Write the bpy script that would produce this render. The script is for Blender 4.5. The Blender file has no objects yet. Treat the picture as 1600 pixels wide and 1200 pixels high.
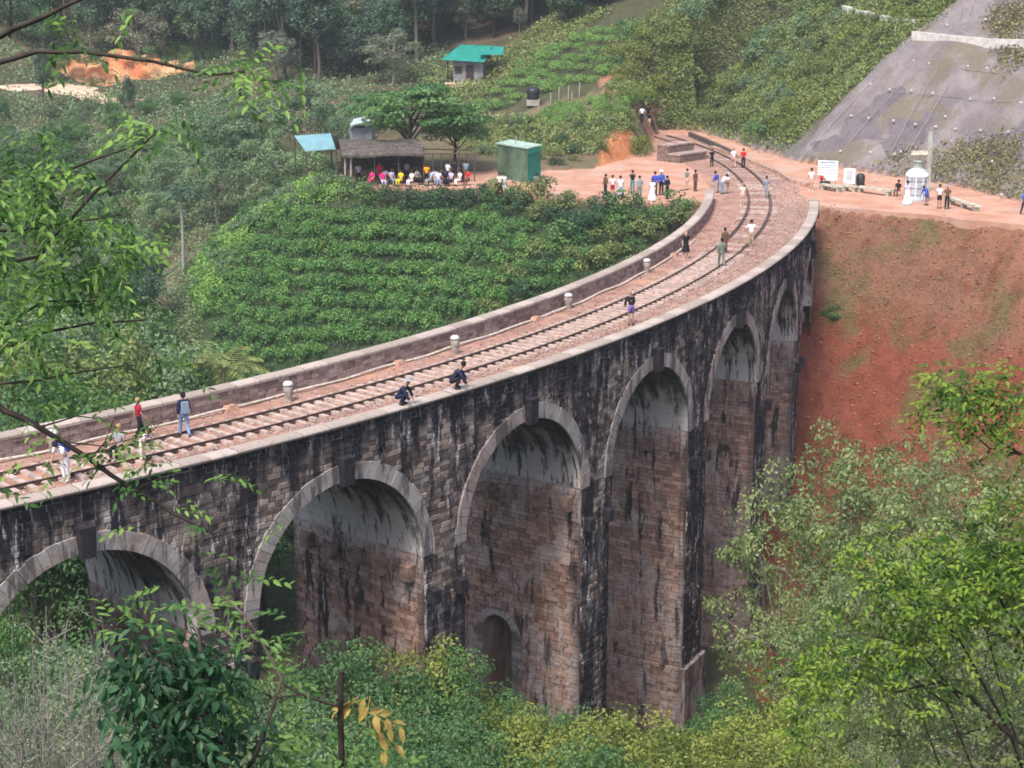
import bpy, math, random
import numpy as np
from mathutils import Vector, Matrix
sin, cos, pi, R_ = math.sin, math.cos, math.pi, math.radians
rng = np.random.default_rng(7); random.seed(7)

# ------------------------------------------------------------------ camera, world, sun, exposure
S = bpy.context.scene
COL = S.collection
F, PIT, HC = 2589.0, 0.2544, 17.75            # focal length in pixels of the 1600 wide photo, pitch, height over the deck
cd = bpy.data.cameras.new('camera'); cam = bpy.data.objects.new('camera', cd); COL.objects.link(cam)
cam.location = (0, 0, HC); cam.rotation_euler = (pi/2-PIT, 0, 0)
cd.sensor_width = 36; cd.lens = F/1600*36; cd.clip_start = .1; cd.clip_end = 2000
S.camera = cam
W = bpy.data.worlds.new('World'); S.world = W; W.use_nodes = True
nt = W.node_tree; nt.nodes.clear()
sky = nt.nodes.new('ShaderNodeTexSky'); sky.sky_type = 'NISHITA'; sky.sun_disc = False
SUN_EL, SUN_AZ = R_(58), R_(205)               # sun behind the camera, a little to the left
sky.sun_elevation = SUN_EL; sky.sun_rotation = SUN_AZ; sky.air_density = 1.0; sky.dust_density = 3.0; sky.ozone_density = .6
bg = nt.nodes.new('ShaderNodeBackground'); bg.inputs[1].default_value = .15
wo = nt.nodes.new('ShaderNodeOutputWorld'); nt.links.new(sky.outputs[0], bg.inputs[0]); nt.links.new(bg.outputs[0], wo.inputs[0])
sd = bpy.data.lights.new('sun', 'SUN'); sd.energy = 2.1; sd.angle = R_(14); sd.color = (1, .95, .88)
sun = bpy.data.objects.new('sun', sd); COL.objects.link(sun)
sdir = Vector((sin(SUN_AZ)*cos(SUN_EL), cos(SUN_AZ)*cos(SUN_EL), sin(SUN_EL)))
sun.rotation_euler = sdir.to_track_quat('Z', 'Y').to_euler(); sun.location = (0, -20, 60)
S.view_settings.view_transform = 'Standard'; S.view_settings.look = 'None'; S.view_settings.gamma = 1
S.view_settings.use_curve_mapping = False; S.view_settings.exposure = 0.92
S.cycles.filter_width = 1.7; S.cycles.max_bounces = 5; S.cycles.diffuse_bounces = 3; S.cycles.transparent_max_bounces = 4
S.cycles.use_denoising = True

# ------------------------------------------------------------------ maths helpers
CX, CY, RR = -87.75, 134.01, 106.77            # centre and radius of the curve of the railway
def ray(x, y):
    u = (x-800)/F; v = (y-600)/F
    return np.array([u, cos(PIT)-v*sin(PIT), -sin(PIT)-v*cos(PIT)])
def G(x, y, z=0.0):                            # a point of the level z
    d = ray(x, y); t = (z-HC)/d[2]; return Vector((d[0]*t, d[1]*t, z))
def at(x, y, Y):                               # a point at the distance Y
    d = ray(x, y); t = Y/d[1]; return Vector((d[0]*t, Y, HC+d[2]*t))
def pol(th, off, z=0.0):
    t = R_(th); return Vector((CX+(RR+off)*cos(t), CY+(RR+off)*sin(t), z))
def rp(X, Y): return math.degrees(math.atan2(Y-CY, X-CX)), math.hypot(X-CX, Y-CY)-RR

# ------------------------------------------------------------------ object helpers
def tag(o, label=None, cat=None, group=None, kind=None):
    if label: o['label'] = label
    if cat: o['category'] = cat
    if group: o['group'] = group
    if kind: o['kind'] = kind
    return o
def empty(name, loc, rz=0, label=None, cat=None, group=None):
    o = bpy.data.objects.new(name, None); COL.objects.link(o); o.location = loc; o.rotation_euler = (0, 0, rz)
    o.empty_display_size = .2
    return tag(o, label, cat, group)
class MB:
    """collects vertices and faces; numpy inside"""
    def __init__(s): s.v = []; s.f = []; s.n = 0; s.t = []; s.c = []
    def add(s, v, f, tone=0.5):
        v = np.asarray(v, float).reshape(-1, 3); f = np.asarray(f, int)
        if f.ndim == 1: f = f[None]
        s.v.append(v); s.f.append(f+s.n); s.n += len(v)
        s.t.append(np.broadcast_to(np.asarray(tone, float), (len(f),)))
        return s
    def box(s, c, d, rz=0, tone=.5, M=None, taper=1):
        x, y, z = d[0]/2, d[1]/2, d[2]/2
        p = np.array([(-x,-y,-z),(x,-y,-z),(x,y,-z),(-x,y,-z),(-x*taper,-y*taper,z),(x*taper,-y*taper,z),(x*taper,y*taper,z),(-x*taper,y*taper,z)])
        if rz: p = p @ np.array(Matrix.Rotation(rz, 3, 'Z')).T
        if M is not None: p = p @ np.array(M).T
        return s.add(p+np.array(c), [(0,3,2,1),(4,5,6,7),(0,1,5,4),(1,2,6,5),(2,3,7,6),(3,0,4,7)], tone)
    def tube(s, P, r, n=6, tone=.5, cap=True):
        P = [Vector(p) for p in P]; k = len(P); r = [r]*k if np.isscalar(r) else r
        V = []
        for i in range(k):
            d = (P[min(i+1, k-1)]-P[max(i-1, 0)])
            if d.length < 1e-6: d = Vector((0,0,1))
            d.normalize(); a = d.cross(Vector((.13,.21,.97)) if abs(d.z) < .9 else Vector((1,.1,0))).normalized(); b = d.cross(a)
            for j in range(n):
                w = 2*pi*j/n; V.append(P[i]+(a*cos(w)+b*sin(w))*r[i])
        Fq = [(i*n+j, i*n+(j+1)%n, (i+1)*n+(j+1)%n, (i+1)*n+j) for i in range(k-1) for j in range(n)]
        s.add(V, Fq, tone)
        if cap and n >= 4:
            c0 = [V[j] for j in range(n)]; c1 = [V[(k-1)*n+j] for j in range(n)]
            for c in (c0[::-1], c1): s.add(c+[sum(c, Vector())/n], [(j, (j+1) % n, n) for j in range(n)] , tone)
        return s
    def lathe(s, c, prof, n=12, tone=.5, sx=1, sy=1):
        V = []; c = Vector(c)
        for r, z in prof:
            for j in range(n): V.append(c+Vector((r*cos(2*pi*j/n)*sx, r*sin(2*pi*j/n)*sy, z)))
        k = len(prof)
        return s.add(V, [(i*n+j, i*n+(j+1)%n, (i+1)*n+(j+1)%n, (i+1)*n+j) for i in range(k-1) for j in range(n)], tone)
    def grid(s, P, tone=.5):                   # P (a,b,3)
        P = np.asarray(P, float); a, b = P.shape[:2]; i = np.arange(a*b).reshape(a, b)
        f = np.stack([i[:-1,:-1], i[1:,:-1], i[1:,1:], i[:-1,1:]], -1).reshape(-1, 4)
        return s.add(P.reshape(-1, 3), f, tone)
    def mesh(s, name, mat, smooth=False):
        me = bpy.data.meshes.new(name); v = np.concatenate(s.v).astype(np.float32)
        me.vertices.add(len(v)); me.vertices.foreach_set('co', v.ravel())
        lt = np.concatenate([np.full(len(f), f.shape[1]) for f in s.f]); li = np.concatenate([f.ravel() for f in s.f])
        me.loops.add(len(li)); me.loops.foreach_set('vertex_index', li.astype(np.int32))
        me.polygons.add(len(lt)); me.polygons.foreach_set('loop_start', (np.cumsum(lt)-lt).astype(np.int32))
        me.polygons.foreach_set('loop_total', lt.astype(np.int32))
        me.polygons.foreach_set('use_smooth', np.full(len(lt), smooth))
        at_ = me.attributes.new('tone', 'FLOAT', 'FACE'); at_.data.foreach_set('value', np.concatenate(s.t).astype(np.float32))
        me.update(calc_edges=True)
        if mat is not None: me.materials.append(mat)
        return me
    def build(s, name, mat, parent=None, smooth=False, loc=None):
        return link(name, s.mesh(name, mat, smooth), parent, loc)
def link(name, me, parent=None, loc=None):
    o = bpy.data.objects.new(name, me); COL.objects.link(o)
    if loc is not None: o.location = loc
    if parent is not None: o.parent = parent
    return o
def world_child(o, parent):                    # parts built in world coordinates under a thing with a transform
    o.parent = parent; o.matrix_parent_inverse = Matrix.LocRotScale(parent.location, parent.rotation_euler, parent.scale).inverted(); return o
def copy_tree(o, parent=None, loc=None, rz=None, sc=None):
    c = o.copy(); COL.objects.link(c)
    if parent is not None: c.parent = parent
    if loc is not None: c.location = loc
    if rz is not None: c.rotation_euler = (0, 0, rz)
    if sc is not None: c.scale = sc
    for ch in o.children: copy_tree(ch, c)
    return c

# ------------------------------------------------------------------ materials
class NT:
    def __init__(s, name, rough=.85, spec=.2):
        s.m = bpy.data.materials.new(name); s.m.use_nodes = True; s.t = s.m.node_tree; s.N = s.t.nodes; s.N.clear()
        s.out = s.n('ShaderNodeOutputMaterial'); s.b = s.n('ShaderNodeBsdfPrincipled'); s.b.inputs['Roughness'].default_value = rough
        s.b.inputs['Specular IOR Level'].default_value = spec; s.l(s.b.outputs[0], s.out.inputs[0])
        s.geo = None
    def n(s, t, **k):
        x = s.N.new(t)
        for a, b in k.items(): setattr(x, a, b)
        return x
    def l(s, a, b): s.t.links.new(a, b)
    def put(s, sock, v):
        if isinstance(v, bpy.types.NodeSocket): s.l(v, sock)
        elif isinstance(v, (tuple, list)) and len(v) == 3 and sock.type == 'RGBA': sock.default_value = (*v, 1)
        else: sock.default_value = v
    def pos(s):
        if s.geo is None: s.geo = s.n('ShaderNodeNewGeometry').outputs['Position']
        return s.geo
    def attr(s, a): return s.n('ShaderNodeAttribute', attribute_name=a)
    def obr(s): return s.n('ShaderNodeObjectInfo').outputs['Random']
    def math(s, op, a, b=0.0, c=0.0, clamp=False):
        x = s.n('ShaderNodeMath', operation=op, use_clamp=clamp); s.put(x.inputs[0], a); s.put(x.inputs[1], b); s.put(x.inputs[2], c); return x.outputs[0]
    def mix(s, f, a, b, mode='MIX'):
        x = s.n('ShaderNodeMix', data_type='RGBA', blend_type=mode); s.put(x.inputs[0], f); s.put(x.inputs[6], a); s.put(x.inputs[7], b); return x.outputs[2]
    def sm(s, v, lo, hi):
        x = s.n('ShaderNodeMapRange', interpolation_type='SMOOTHSTEP'); s.put(x.inputs[0], v); s.put(x.inputs[1], lo); s.put(x.inputs[2], hi); return x.outputs[0]
    def noise(s, vec, scale, detail=4, rough=.55, sc=None):
        if sc is not None:
            m = s.n('ShaderNodeVectorMath', operation='MULTIPLY'); s.put(m.inputs[0], vec); m.inputs[1].default_value = sc; vec = m.outputs[0]
        x = s.n('ShaderNodeTexNoise'); s.l(vec, x.inputs['Vector']); x.inputs['Scale'].default_value = scale
        x.inputs['Detail'].default_value = detail; x.inputs['Roughness'].default_value = rough; return x.outputs['Fac']
    def vec(s, x, y, z):
        c = s.n('ShaderNodeCombineXYZ'); s.put(c.inputs[0], x); s.put(c.inputs[1], y); s.put(c.inputs[2], z); return c.outputs[0]
    def col(s, c): s.put(s.b.inputs['Base Color'], c)
    def bump(s, h, strength=.4, dist=.05):
        b = s.n('ShaderNodeBump'); b.inputs['Strength'].default_value = strength; b.inputs['Distance'].default_value = dist
        s.l(h, b.inputs['Height']); s.l(b.outputs[0], s.b.inputs['Normal'])
_mc = {}
def plain(name, c, var=.15, scale=6, rough=.8, spec=.25):
    """a plain coat of one colour with grain and a little dirt"""
    if name in _mc: return _mc[name]
    m = NT(name, rough, spec); n = m.noise(m.pos(), scale, 5)
    d = tuple(x*(1-var*1.4) for x in c); l = tuple(min(1, x*(1+var)) for x in c)
    m.col(m.mix(m.sm(n, .3, .7), d, l)); _mc[name] = m.m; return m.m

def leaf_mat(name, a, b, dead=(.20,.16,.06), trans=.3):
    m = NT(name, .5, .3); t = m.attr('tone').outputs['Fac']; o = m.obr()
    c = m.mix(m.sm(t, .05, .95), a, b)
    c = m.mix(m.math('MULTIPLY', m.math('GREATER_THAN', t, .965), .6), c, dead)
    k = m.math('MULTIPLY_ADD', o, .5, .75)
    c = m.mix(1.0, c, m.vec(m.math('MULTIPLY_ADD', o, .40, .95), m.math('MULTIPLY_ADD', o, .40, .98), m.math('MULTIPLY_ADD', o, .2, 1.0)), 'MULTIPLY')
    m.col(c); tr = m.n('ShaderNodeBsdfTranslucent'); m.l(c, tr.inputs[0])
    mx = m.n('ShaderNodeMixShader'); mx.inputs[0].default_value = trans; m.l(m.b.outputs[0], mx.inputs[1]); m.l(tr.outputs[0], mx.inputs[2]); m.l(mx.outputs[0], m.out.inputs[0])
    return m.m
L_dark = leaf_mat('leaf_dark', (0.027,0.060,0.033), (0.075,0.143,0.063))
L_forest = leaf_mat('leaf_forest', (.040,.080,.055), (.110,.175,.105))
L_mid = leaf_mat('leaf_mid', (0.046,0.111,0.039), (0.137,0.240,0.078))
L_pale = leaf_mat('leaf_pale', (.085,.140,.075), (.220,.300,.155))
L_olive = leaf_mat('leaf_olive', (.095,.130,.045), (.250,.290,.100))
L_tea = leaf_mat('leaf_tea', (.055,.130,.040), (.165,.320,.085))
L_tea2 = leaf_mat('leaf_tea_bright', (0.103,0.196,0.052), (0.230,0.380,0.098))
L_lime = leaf_mat('leaf_lime', (.035,.085,.012), (.215,.300,.040), trans=.4)
L_yel = leaf_mat('leaf_yellowish', (.095,.125,.025), (.260,.290,.070))
L_near = leaf_mat('leaf_near_dark', (0.015,0.053,0.020), (0.056,0.138,0.062))
L_nearm = leaf_mat('leaf_near_mid', (.035,.095,.022), (.190,.310,.075), trans=.4)
L_grey = leaf_mat('leaf_grey', (0.108,0.121,0.084), (0.236,0.250,0.176))
L_dry = leaf_mat('leaf_dry', (.150,.135,.070), (.300,.280,.140))
L_airy = leaf_mat('leaf_airy', (.120,.165,.060), (.270,.330,.140))
L_palm = leaf_mat('leaf_palm', (.090,.120,.030), (.260,.270,.100))
bark = plain('bark', (.12,.10,.08), .35, 9); bark_p = plain('bark_pale', (.30,.29,.25), .3, 9); bark_d = plain('bark_dark', (.045,.035,.028), .3, 9)
bark_g = plain('bark_grey', (.24,.22,.19), .3, 9)

def stone_mat(kind):
    m = NT('masonry_'+kind, .9, .15); p = m.pos(); sp = m.n('ShaderNodeSeparateXYZ'); m.l(p, sp.inputs[0]); x, y, z = sp.outputs
    dx = m.math('SUBTRACT', x, CX); dy = m.math('SUBTRACT', y, CY)
    th = m.math('ARCTAN2', dy, dx); u = m.math('MULTIPLY', th, 110.6)
    rho = m.math('SUBTRACT', m.math('SQRT', m.math('ADD', m.math('MULTIPLY', dx, dx), m.math('MULTIPLY', dy, dy))), RR)
    if kind == 'wall' or kind == 'intrados' : uu = m.vec(rho, th, z); st = m.vec(m.math('MULTIPLY', rho, 1.0), m.math('MULTIPLY', th, 30), m.math('MULTIPLY', z, .14))
    else: uu = m.vec(u, 0.0, z); st = m.vec(u, 3.0, m.math('MULTIPLY', z, .16))
    tone = m.attr('tone').outputs['Fac']
    streak = m.noise(st, 1.9, 5, .65); patch = m.noise(p, .28, 4, .6); fine = m.noise(p, 5, 5, .7); patch2 = m.noise(p, .6, 4, .6)
    streak2 = m.noise(st, 4.2, 4, .7)
    if kind == 'face':
        base = m.mix(m.sm(tone, .1, .9), (.125,.092,.078), (.37,.285,.24))
        # tan stones in the dry part of the spandrels, dark growth elsewhere
        dark = m.math('ADD', m.math('MULTIPLY', m.sm(patch, .44, .60), .60), m.math('MULTIPLY', m.sm(m.math('ADD', streak, m.math('MULTIPLY', m.sm(u, -72.0, -60.0), .045)), .48, .56), .85))
        c = m.mix(m.math('MINIMUM', dark, .93), base, (.018,.016,.022))
        top = m.sm(m.math('ADD', z, m.math('MULTIPLY', m.math('SUBTRACT', streak, .5), 6.0)), -1.3, .3)
        c = m.mix(m.math('MULTIPLY', top, .9), c, (.020,.018,.024))
        low = m.math('MULTIPLY', m.sm(z, -5.5, -8.5), m.sm(streak, .40, .52)) if False else None
        lowm = m.math('MULTIPLY', m.math('SUBTRACT', 1.0, m.sm(z, -7.5, -4.5)), m.sm(streak, .36, .50))
        c = m.mix(m.math('MULTIPLY', lowm, .72), c, (.020,.019,.027))
        lime = m.math('MULTIPLY', m.sm(streak2, .54, .64), m.sm(patch2, .42, .56))
        c = m.mix(m.math('MULTIPLY', lime, .8), c, (.56,.50,.48))
    elif kind == 'wall':
        base = m.mix(m.sm(tone, .05, .95), (.235,.140,.105), (.44,.285,.225))
        c = m.mix(m.math('MULTIPLY', m.sm(patch2, .50, .66), .75), base, (.50,.42,.38))
        c = m.mix(m.math('MULTIPLY', m.sm(patch, .56, .66), .5), c, (.32,.15,.075))
        drk = m.math('MULTIPLY', m.sm(streak, .53, .60), m.sm(patch2, .38, .5))
        c = m.mix(m.math('MULTIPLY', drk, .9), c, (.028,.022,.022))
        c = m.mix(m.math('MULTIPLY', m.math('MULTIPLY', m.sm(streak2, .55, .64), m.sm(patch, .40, .52)), .7), c, (.56,.48,.45))
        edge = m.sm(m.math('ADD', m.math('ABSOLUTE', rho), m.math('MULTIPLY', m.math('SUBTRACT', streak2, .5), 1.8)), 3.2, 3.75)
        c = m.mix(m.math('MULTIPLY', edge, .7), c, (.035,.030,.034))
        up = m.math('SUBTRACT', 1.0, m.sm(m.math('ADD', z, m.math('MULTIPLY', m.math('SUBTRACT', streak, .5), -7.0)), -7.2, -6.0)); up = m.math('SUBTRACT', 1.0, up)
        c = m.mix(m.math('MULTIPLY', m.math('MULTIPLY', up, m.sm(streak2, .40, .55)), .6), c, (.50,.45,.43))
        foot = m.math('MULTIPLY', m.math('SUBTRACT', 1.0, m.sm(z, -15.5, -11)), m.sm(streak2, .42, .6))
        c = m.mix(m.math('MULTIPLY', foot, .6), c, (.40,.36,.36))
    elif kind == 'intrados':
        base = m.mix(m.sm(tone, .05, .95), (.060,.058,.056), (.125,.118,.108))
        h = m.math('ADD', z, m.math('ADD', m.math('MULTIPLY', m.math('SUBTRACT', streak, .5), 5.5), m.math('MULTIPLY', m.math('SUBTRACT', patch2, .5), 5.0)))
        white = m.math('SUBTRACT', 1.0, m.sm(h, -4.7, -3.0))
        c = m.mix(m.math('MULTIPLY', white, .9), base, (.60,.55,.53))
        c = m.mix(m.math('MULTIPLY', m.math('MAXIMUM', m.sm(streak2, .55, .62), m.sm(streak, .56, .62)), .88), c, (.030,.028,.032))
    elif kind == 'ring':
        base = m.mix(m.sm(tone, .05, .95), (.32,.28,.26), (.42,.37,.345))
        c = m.mix(m.math('MULTIPLY', m.sm(patch, .50, .63), .35), base, (.36,.21,.16))
        c = m.mix(m.math('MULTIPLY', m.sm(streak, .49, .58), .8), c, (.07,.06,.062))
        c = m.mix(m.math('MULTIPLY', m.sm(m.noise(p, 1.6, 5, .7), .52, .64), .5), c, (.16,.13,.12))
    elif kind == 'coping':
        base = m.mix(m.sm(tone, .05, .95), (.33,.27,.23), (.46,.385,.335))
        c = m.mix(m.math('MULTIPLY', m.sm(fine, .45, .75), .45), base, (.22,.18,.15))
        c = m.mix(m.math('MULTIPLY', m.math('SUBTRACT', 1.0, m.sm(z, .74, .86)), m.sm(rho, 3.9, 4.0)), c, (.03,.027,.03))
    elif kind == 'parapet':
        base = m.mix(m.sm(tone, .05, .95), (.20,.135,.12), (.36,.255,.225))
        c = m.mix(m.math('MULTIPLY', m.sm(patch2, .55, .7), .5), base, (.42,.35,.31))
        c = m.mix(m.math('MULTIPLY', m.sm(m.noise(p, 1.7, 5, .7), .58, .66), .6), c, (.09,.06,.05))
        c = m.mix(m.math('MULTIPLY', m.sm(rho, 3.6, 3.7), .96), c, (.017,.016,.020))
    c = m.mix(m.math('MULTIPLY', m.sm(fine, .55, .8), .3), c, (.02,.02,.02))
    m.col(c); m.bump(fine, .5, .05); return m.m
M_face, M_wall, M_intr, M_ring, M_cop, M_par = [stone_mat(k) for k in ('face','wall','intrados','ring','coping','parapet')]
M_corb = plain('brown_corbel', (.27,.175,.14), .3, 3)
M_key = plain('dark_keystone', (.028,.025,.03), .4, 5)
M_mort2 = plain('pale_mortar', (.34,.30,.28), .45, 1.2)
M_mortar = plain('dark_mortar', (.055,.045,.045), .4, 3)

# ------------------------------------------------------------------ terrain
CP = np.array([(0,0,16.2),(-10,0,17),(10,0,17),(0,-15,20),(-25,0,14),(25,0,15),(0,6,12.3),(0,12,7),(0,20,1.5),(0,30,-4),(0,40,-9),(10,40,-10),(-12,30,-5),(12,30,-6),(20,40,-9),
 (-6,12,7),(6,12,7),(0,52,-14.5),(8,60,-19),(-8,45,-12.5),(-15,42,-10),(14,75,-22),(6,70,-21),(22,70,-21),(30,60,-16),(35,75,-14),(45,60,-6),(40,40,-3),(-30,30,-4),(-38,36,-1),
 (-16,52,-12),(-8,62,-15),(0,70,-18.5),(8,80,-23),(14,90,-23),(18,100,-19),(20,107,-12),(-25,55,-12),(-20,70,-16),(-10,80,-19),(0,90,-20),(6,100,-18),(-10,95,-20),(-25,90,-19),
 (-40,80,-16),(-60,80,-10),(-50,50,-5),(-15,108,-17),(0,108,-16),(8,110,-13),(-22,120,-15),(-30,130,-11.5),(-40,120,-13),(-28,145,-9),(-45,150,-6),(-60,130,-7),(-30,170,-4),(-45,190,-2),
 (-60,180,-1),(-40,214,1.5),(-70,214,3),(-50,228,2.0),(-20,190,2.2),(-5,190,3.6),(-10,165,-.5),(5,165,2.6),(3,150,1.6),(6,158,3.2),(-4,158,1.0),(12,178,8),(10,190,9.6),(20,200,16),(0,215,8),(-30,215,4),
 (-50,250,14),(-20,240,12),(0,240,13),(15,240,20),(-80,265,24),(-40,280,26),(0,280,28),(30,280,34),(60,300,50),(-100,200,10),(-120,120,5),(0,340,48),(-100,340,52),(60,340,66),(120,300,70),
 (28,115,-9),(30,104,-12),(36,98,-13),(28,92,-18),(50,85,-10),(60,100,-5),(80,60,5),(16,108,-16),(90,140,20),(10,152,3),(-14,150,-1.5), (-8,141,-.2), (-15,141,-.5)], float)
def rbf_fit(P, z, s=.5):
    D = np.hypot(P[:,None,0]-P[None,:,0], P[:,None,1]-P[None,:,1]); n = len(P)
    A = np.zeros((n+3, n+3)); A[:n,:n] = -D + np.eye(n)*s; A[:n,n] = 1; A[:n,n+1:] = P; A[n,:n] = 1; A[n+1:,:n] = P.T
    return np.linalg.solve(A, np.r_[z, 0, 0, 0])
RW = rbf_fit(CP[:,:2], CP[:,2])
def rbf(X, Y):
    X = np.asarray(X, float); sh = X.shape; X = X.ravel(); Y = np.asarray(Y, float).ravel(); out = np.zeros(len(X)); n = len(CP)
    for i in range(0, len(X), 20000):
        D = np.hypot(X[i:i+20000,None]-CP[:,0], Y[i:i+20000,None]-CP[:,1]); out[i:i+20000] = -D@RW[:n]+RW[n]+RW[n+1]*X[i:i+20000]+RW[n+2]*Y[i:i+20000]
    return out.reshape(sh)
def vnoise(X, Y, s, seed=0):
    X = np.asarray(X)/s+seed*17.3; Y = np.asarray(Y)/s+seed*7.1; xi = np.floor(X); yi = np.floor(Y); fx = X-xi; fy = Y-yi
    h = lambda a, b: np.modf(np.abs(np.sin(a*127.1+b*311.7+seed*74.7)*43758.5453))[0]
    fx = fx*fx*(3-2*fx); fy = fy*fy*(3-2*fy)
    return (h(xi,yi)*(1-fx)+h(xi+1,yi)*fx)*(1-fy)+(h(xi,yi+1)*(1-fx)+h(xi+1,yi+1)*fx)*fy-.5
# level ground: the plaza, the railway corridor and the path along the rock slope
PLAT = [(-16,132),(-13.2,129.8),(-3,128.5),(-1,126.5),(4,123),(9,120),(12,121.2),(15.5,121.4),(19,119.4),(22.3,119.4),(28.8,115.6),(34.5,111),(46,101),(70,78),(86,68),
        (75,85),(55,102),(43,113),(37.6,121),(35.2,129.7),(29.6,138.6),(25.2,145.6),(22.6,154.6),(21.8,161.6),(19.6,170),(17.6,174),(15.2,173),(14.2,166),(13.5,160),(13,152),(9,146),(7,141),(2,139),(-6,139),(-16,137)]
FOOT = [(120,52),(86,68),(75,85),(55,102),(43,113),(37.6,121),(35.2,129.7),(29.6,138.6),(25.2,145.6),(22.6,154.6),(21.8,161.6),(19.6,170),(18.6,190),(18,240),(24,290)]
def seg_dist(X, Y, P, closed):
    best = np.full(X.shape, 1e9); n = len(P)
    for i in range(n if closed else n-1):
        a, b = P[i], P[(i+1) % n]; dx, dy = b[0]-a[0], b[1]-a[1]
        t = np.clip(((X-a[0])*dx+(Y-a[1])*dy)/(dx*dx+dy*dy), 0, 1); best = np.minimum(best, np.hypot(X-a[0]-t*dx, Y-a[1]-t*dy))
    return best
def inside(X, Y, P):
    c = np.zeros(X.shape, bool); n = len(P)
    for i in range(n):
        x1, y1 = P[i]; x2, y2 = P[(i+1) % n]
        if y1 == y2: continue
        c ^= ((y1 > Y) != (y2 > Y)) & (X < (x2-x1)*(Y-y1)/(y2-y1)+x1)
    return c
FOOTP = FOOT+[(40,420),(400,420),(400,52)]
RT = .98
def terr(X, Y, detail=True):
    X = np.asarray(X, float); Y = np.asarray(Y, float); sh = X.shape; X = X.ravel(); Y = Y.ravel()
    z = rbf(X, Y); ins = inside(X, Y, PLAT); d = seg_dist(X, Y, PLAT, True)
    k = np.interp(X, [6, 14], [.62, .86])
    amp = np.clip((Y-20)/30, .1, 1)
    if detail: z = z+(vnoise(X,Y,9,1)*1.6+vnoise(X,Y,3,2)*.7+vnoise(X,Y,1.1,3)*.25)*amp
    gul = np.abs(vnoise(X+Y*.25, Y*.12, 1.9, 15))*2.4+np.abs(vnoise(X+Y*.25, Y*.2, .8, 16))*.6
    zp = -k*d-gul*np.clip(d/4, 0, 1)*(X > 13)*(1 if detail else 0)+(vnoise(X,Y,2.2,4)*.35+vnoise(X,Y,.9,5)*.22)*np.clip(d/2, 0, 1)*(1 if detail else 0)
    z2 = np.maximum(z, zp)
    near = np.clip((d-.0)/1.2, 0, 1); z2 = np.where(ins, np.where(z > 0, z*0, 0)+vnoise(X,Y,1.3,6)*.03, z2)
    back = (~ins) & (Y > 125) & (d < 30) & (z > -k*d)      # ground rising behind the plaza joins it without a cliff
    z2 = np.where(back, np.minimum(z2, np.maximum(d*np.interp(Y, [155,162], [1.1,2.2]), -k*d)), z2)
    z2 = np.where((~ins) & (Y > 136) & (X > -15) & (X < 14) & (Y < 172) & (d < 12), np.maximum(z2, .05+d*.12), z2)
    fi = inside(X, Y, FOOTP); fd = seg_dist(X, Y, FOOT, False)
    zr = RT*np.minimum(fd, 46)+np.clip(fd-46, 0, 99)*.3
    net = inside(X, Y, NETP) if NETP else np.zeros(len(X), bool)
    if detail: zr = zr+np.where(net, .15, 1)*(vnoise(X,Y,4,8)*1.4+vnoise(X,Y,1.4,9)*.6)*np.clip(fd/3, 0, 1)
    z2 = np.where(fi & ~ins, np.maximum(np.maximum(zr, 0), np.where(Y > 185, z2, -99)), z2)
    # a low cut along the trench beside the track on the left of the corridor is kept by the polygon itself
    return z2.reshape(sh)
NETP = None
def hit(x, y, y0=45, y1=400, smooth=True):
    d = ray(x, y); Ys = np.linspace(y0, y1, 1200); t = Ys/d[1]; X = d[0]*t; Z = HC+d[2]*t
    g = terr(X, Ys, False); i = np.argmax(Z < g)
    if Z[i] >= g[i]: i = len(Ys)-1
    return Vector((X[i], Ys[i], g[i]))
def tz(x, y): return float(terr(np.array([x]), np.array([y]))[0])
# the netted part of the rock slope, bounded on the left by its oblique edge
edge_l = [hit(1243,250,120), hit(1290,190,120), hit(1345,135,120), hit(1428,52,120), hit(1500,3,120)]
e_dir = (edge_l[-1]-edge_l[-2]).normalized(); edge_l.append(edge_l[-1]+e_dir*25)
NETP = [(p.x, p.y) for p in edge_l]+[(95,150),(130,75),(120,52),(86,68),(75,85),(55,102),(43,113),(37.6,121),(35.2,129.7),(29.6,138.6)]

def axis(parts):
    o = []
    for a, b, s in parts: o += list(np.arange(a, b, s))
    return np.array(o+[parts[-1][1]])
gx = axis([(-260,-70,8),(-70,-30,1.4),(-30,48,.55),(48,75,1.2),(75,260,8)]); gy = axis([(-40,10,2),(10,85,1.1),(85,132,.5),(132,215,.9),(215,300,2.2),(300,420,8)])
GX, GY = np.meshgrid(gx, gy, indexing='ij'); GZ = terr(GX, GY)
b = MB(); b.grid(np.stack([GX, GY, GZ], -1)); 
# soils by place, the borders broken up
gv = np.stack([GX.ravel(), GY.ravel(), GZ.ravel()], 1); X, Y, Z = gv.T
dpl = seg_dist(X, Y, PLAT, True); ipl = inside(X, Y, PLAT)
n1 = vnoise(X,Y,7,11)+.5; n2 = vnoise(X,Y,2.4,12)+.5; n3 = vnoise(X,Y,1.0,13)+.5; n4 = vnoise(X,Y,.6,14)+.5
fi = inside(X, Y, FOOTP); XW = X+(n2-.5)*3+(n3-.5)*1.6; YW = Y+(n1-.5)*4+(n4-.5)*1.4; net = inside(X, Y, NETP)
soil = np.zeros((len(X), 3)); soil[:] = (.085,.085,.045)
def lay(w, c):
    global soil
    w = np.clip(w, 0, 1)[:,None]; soil = soil*(1-w)+np.array(c)*w
sst = lambda v, a, b_: np.clip((v-a)/(b_-a), 0, 1)**2*(3-2*np.clip((v-a)/(b_-a), 0, 1))
lay(sst(n1*.5+n2*.3+n3*.2, .55, .66)*.8, (.16,.115,.075))
lay(sst(1.1-np.hypot((XW+27)/8, (YW-133)/14), 0, .3)*sst(n2*.6+n3*.4, .3, .5), (.27,.18,.13))
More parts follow.
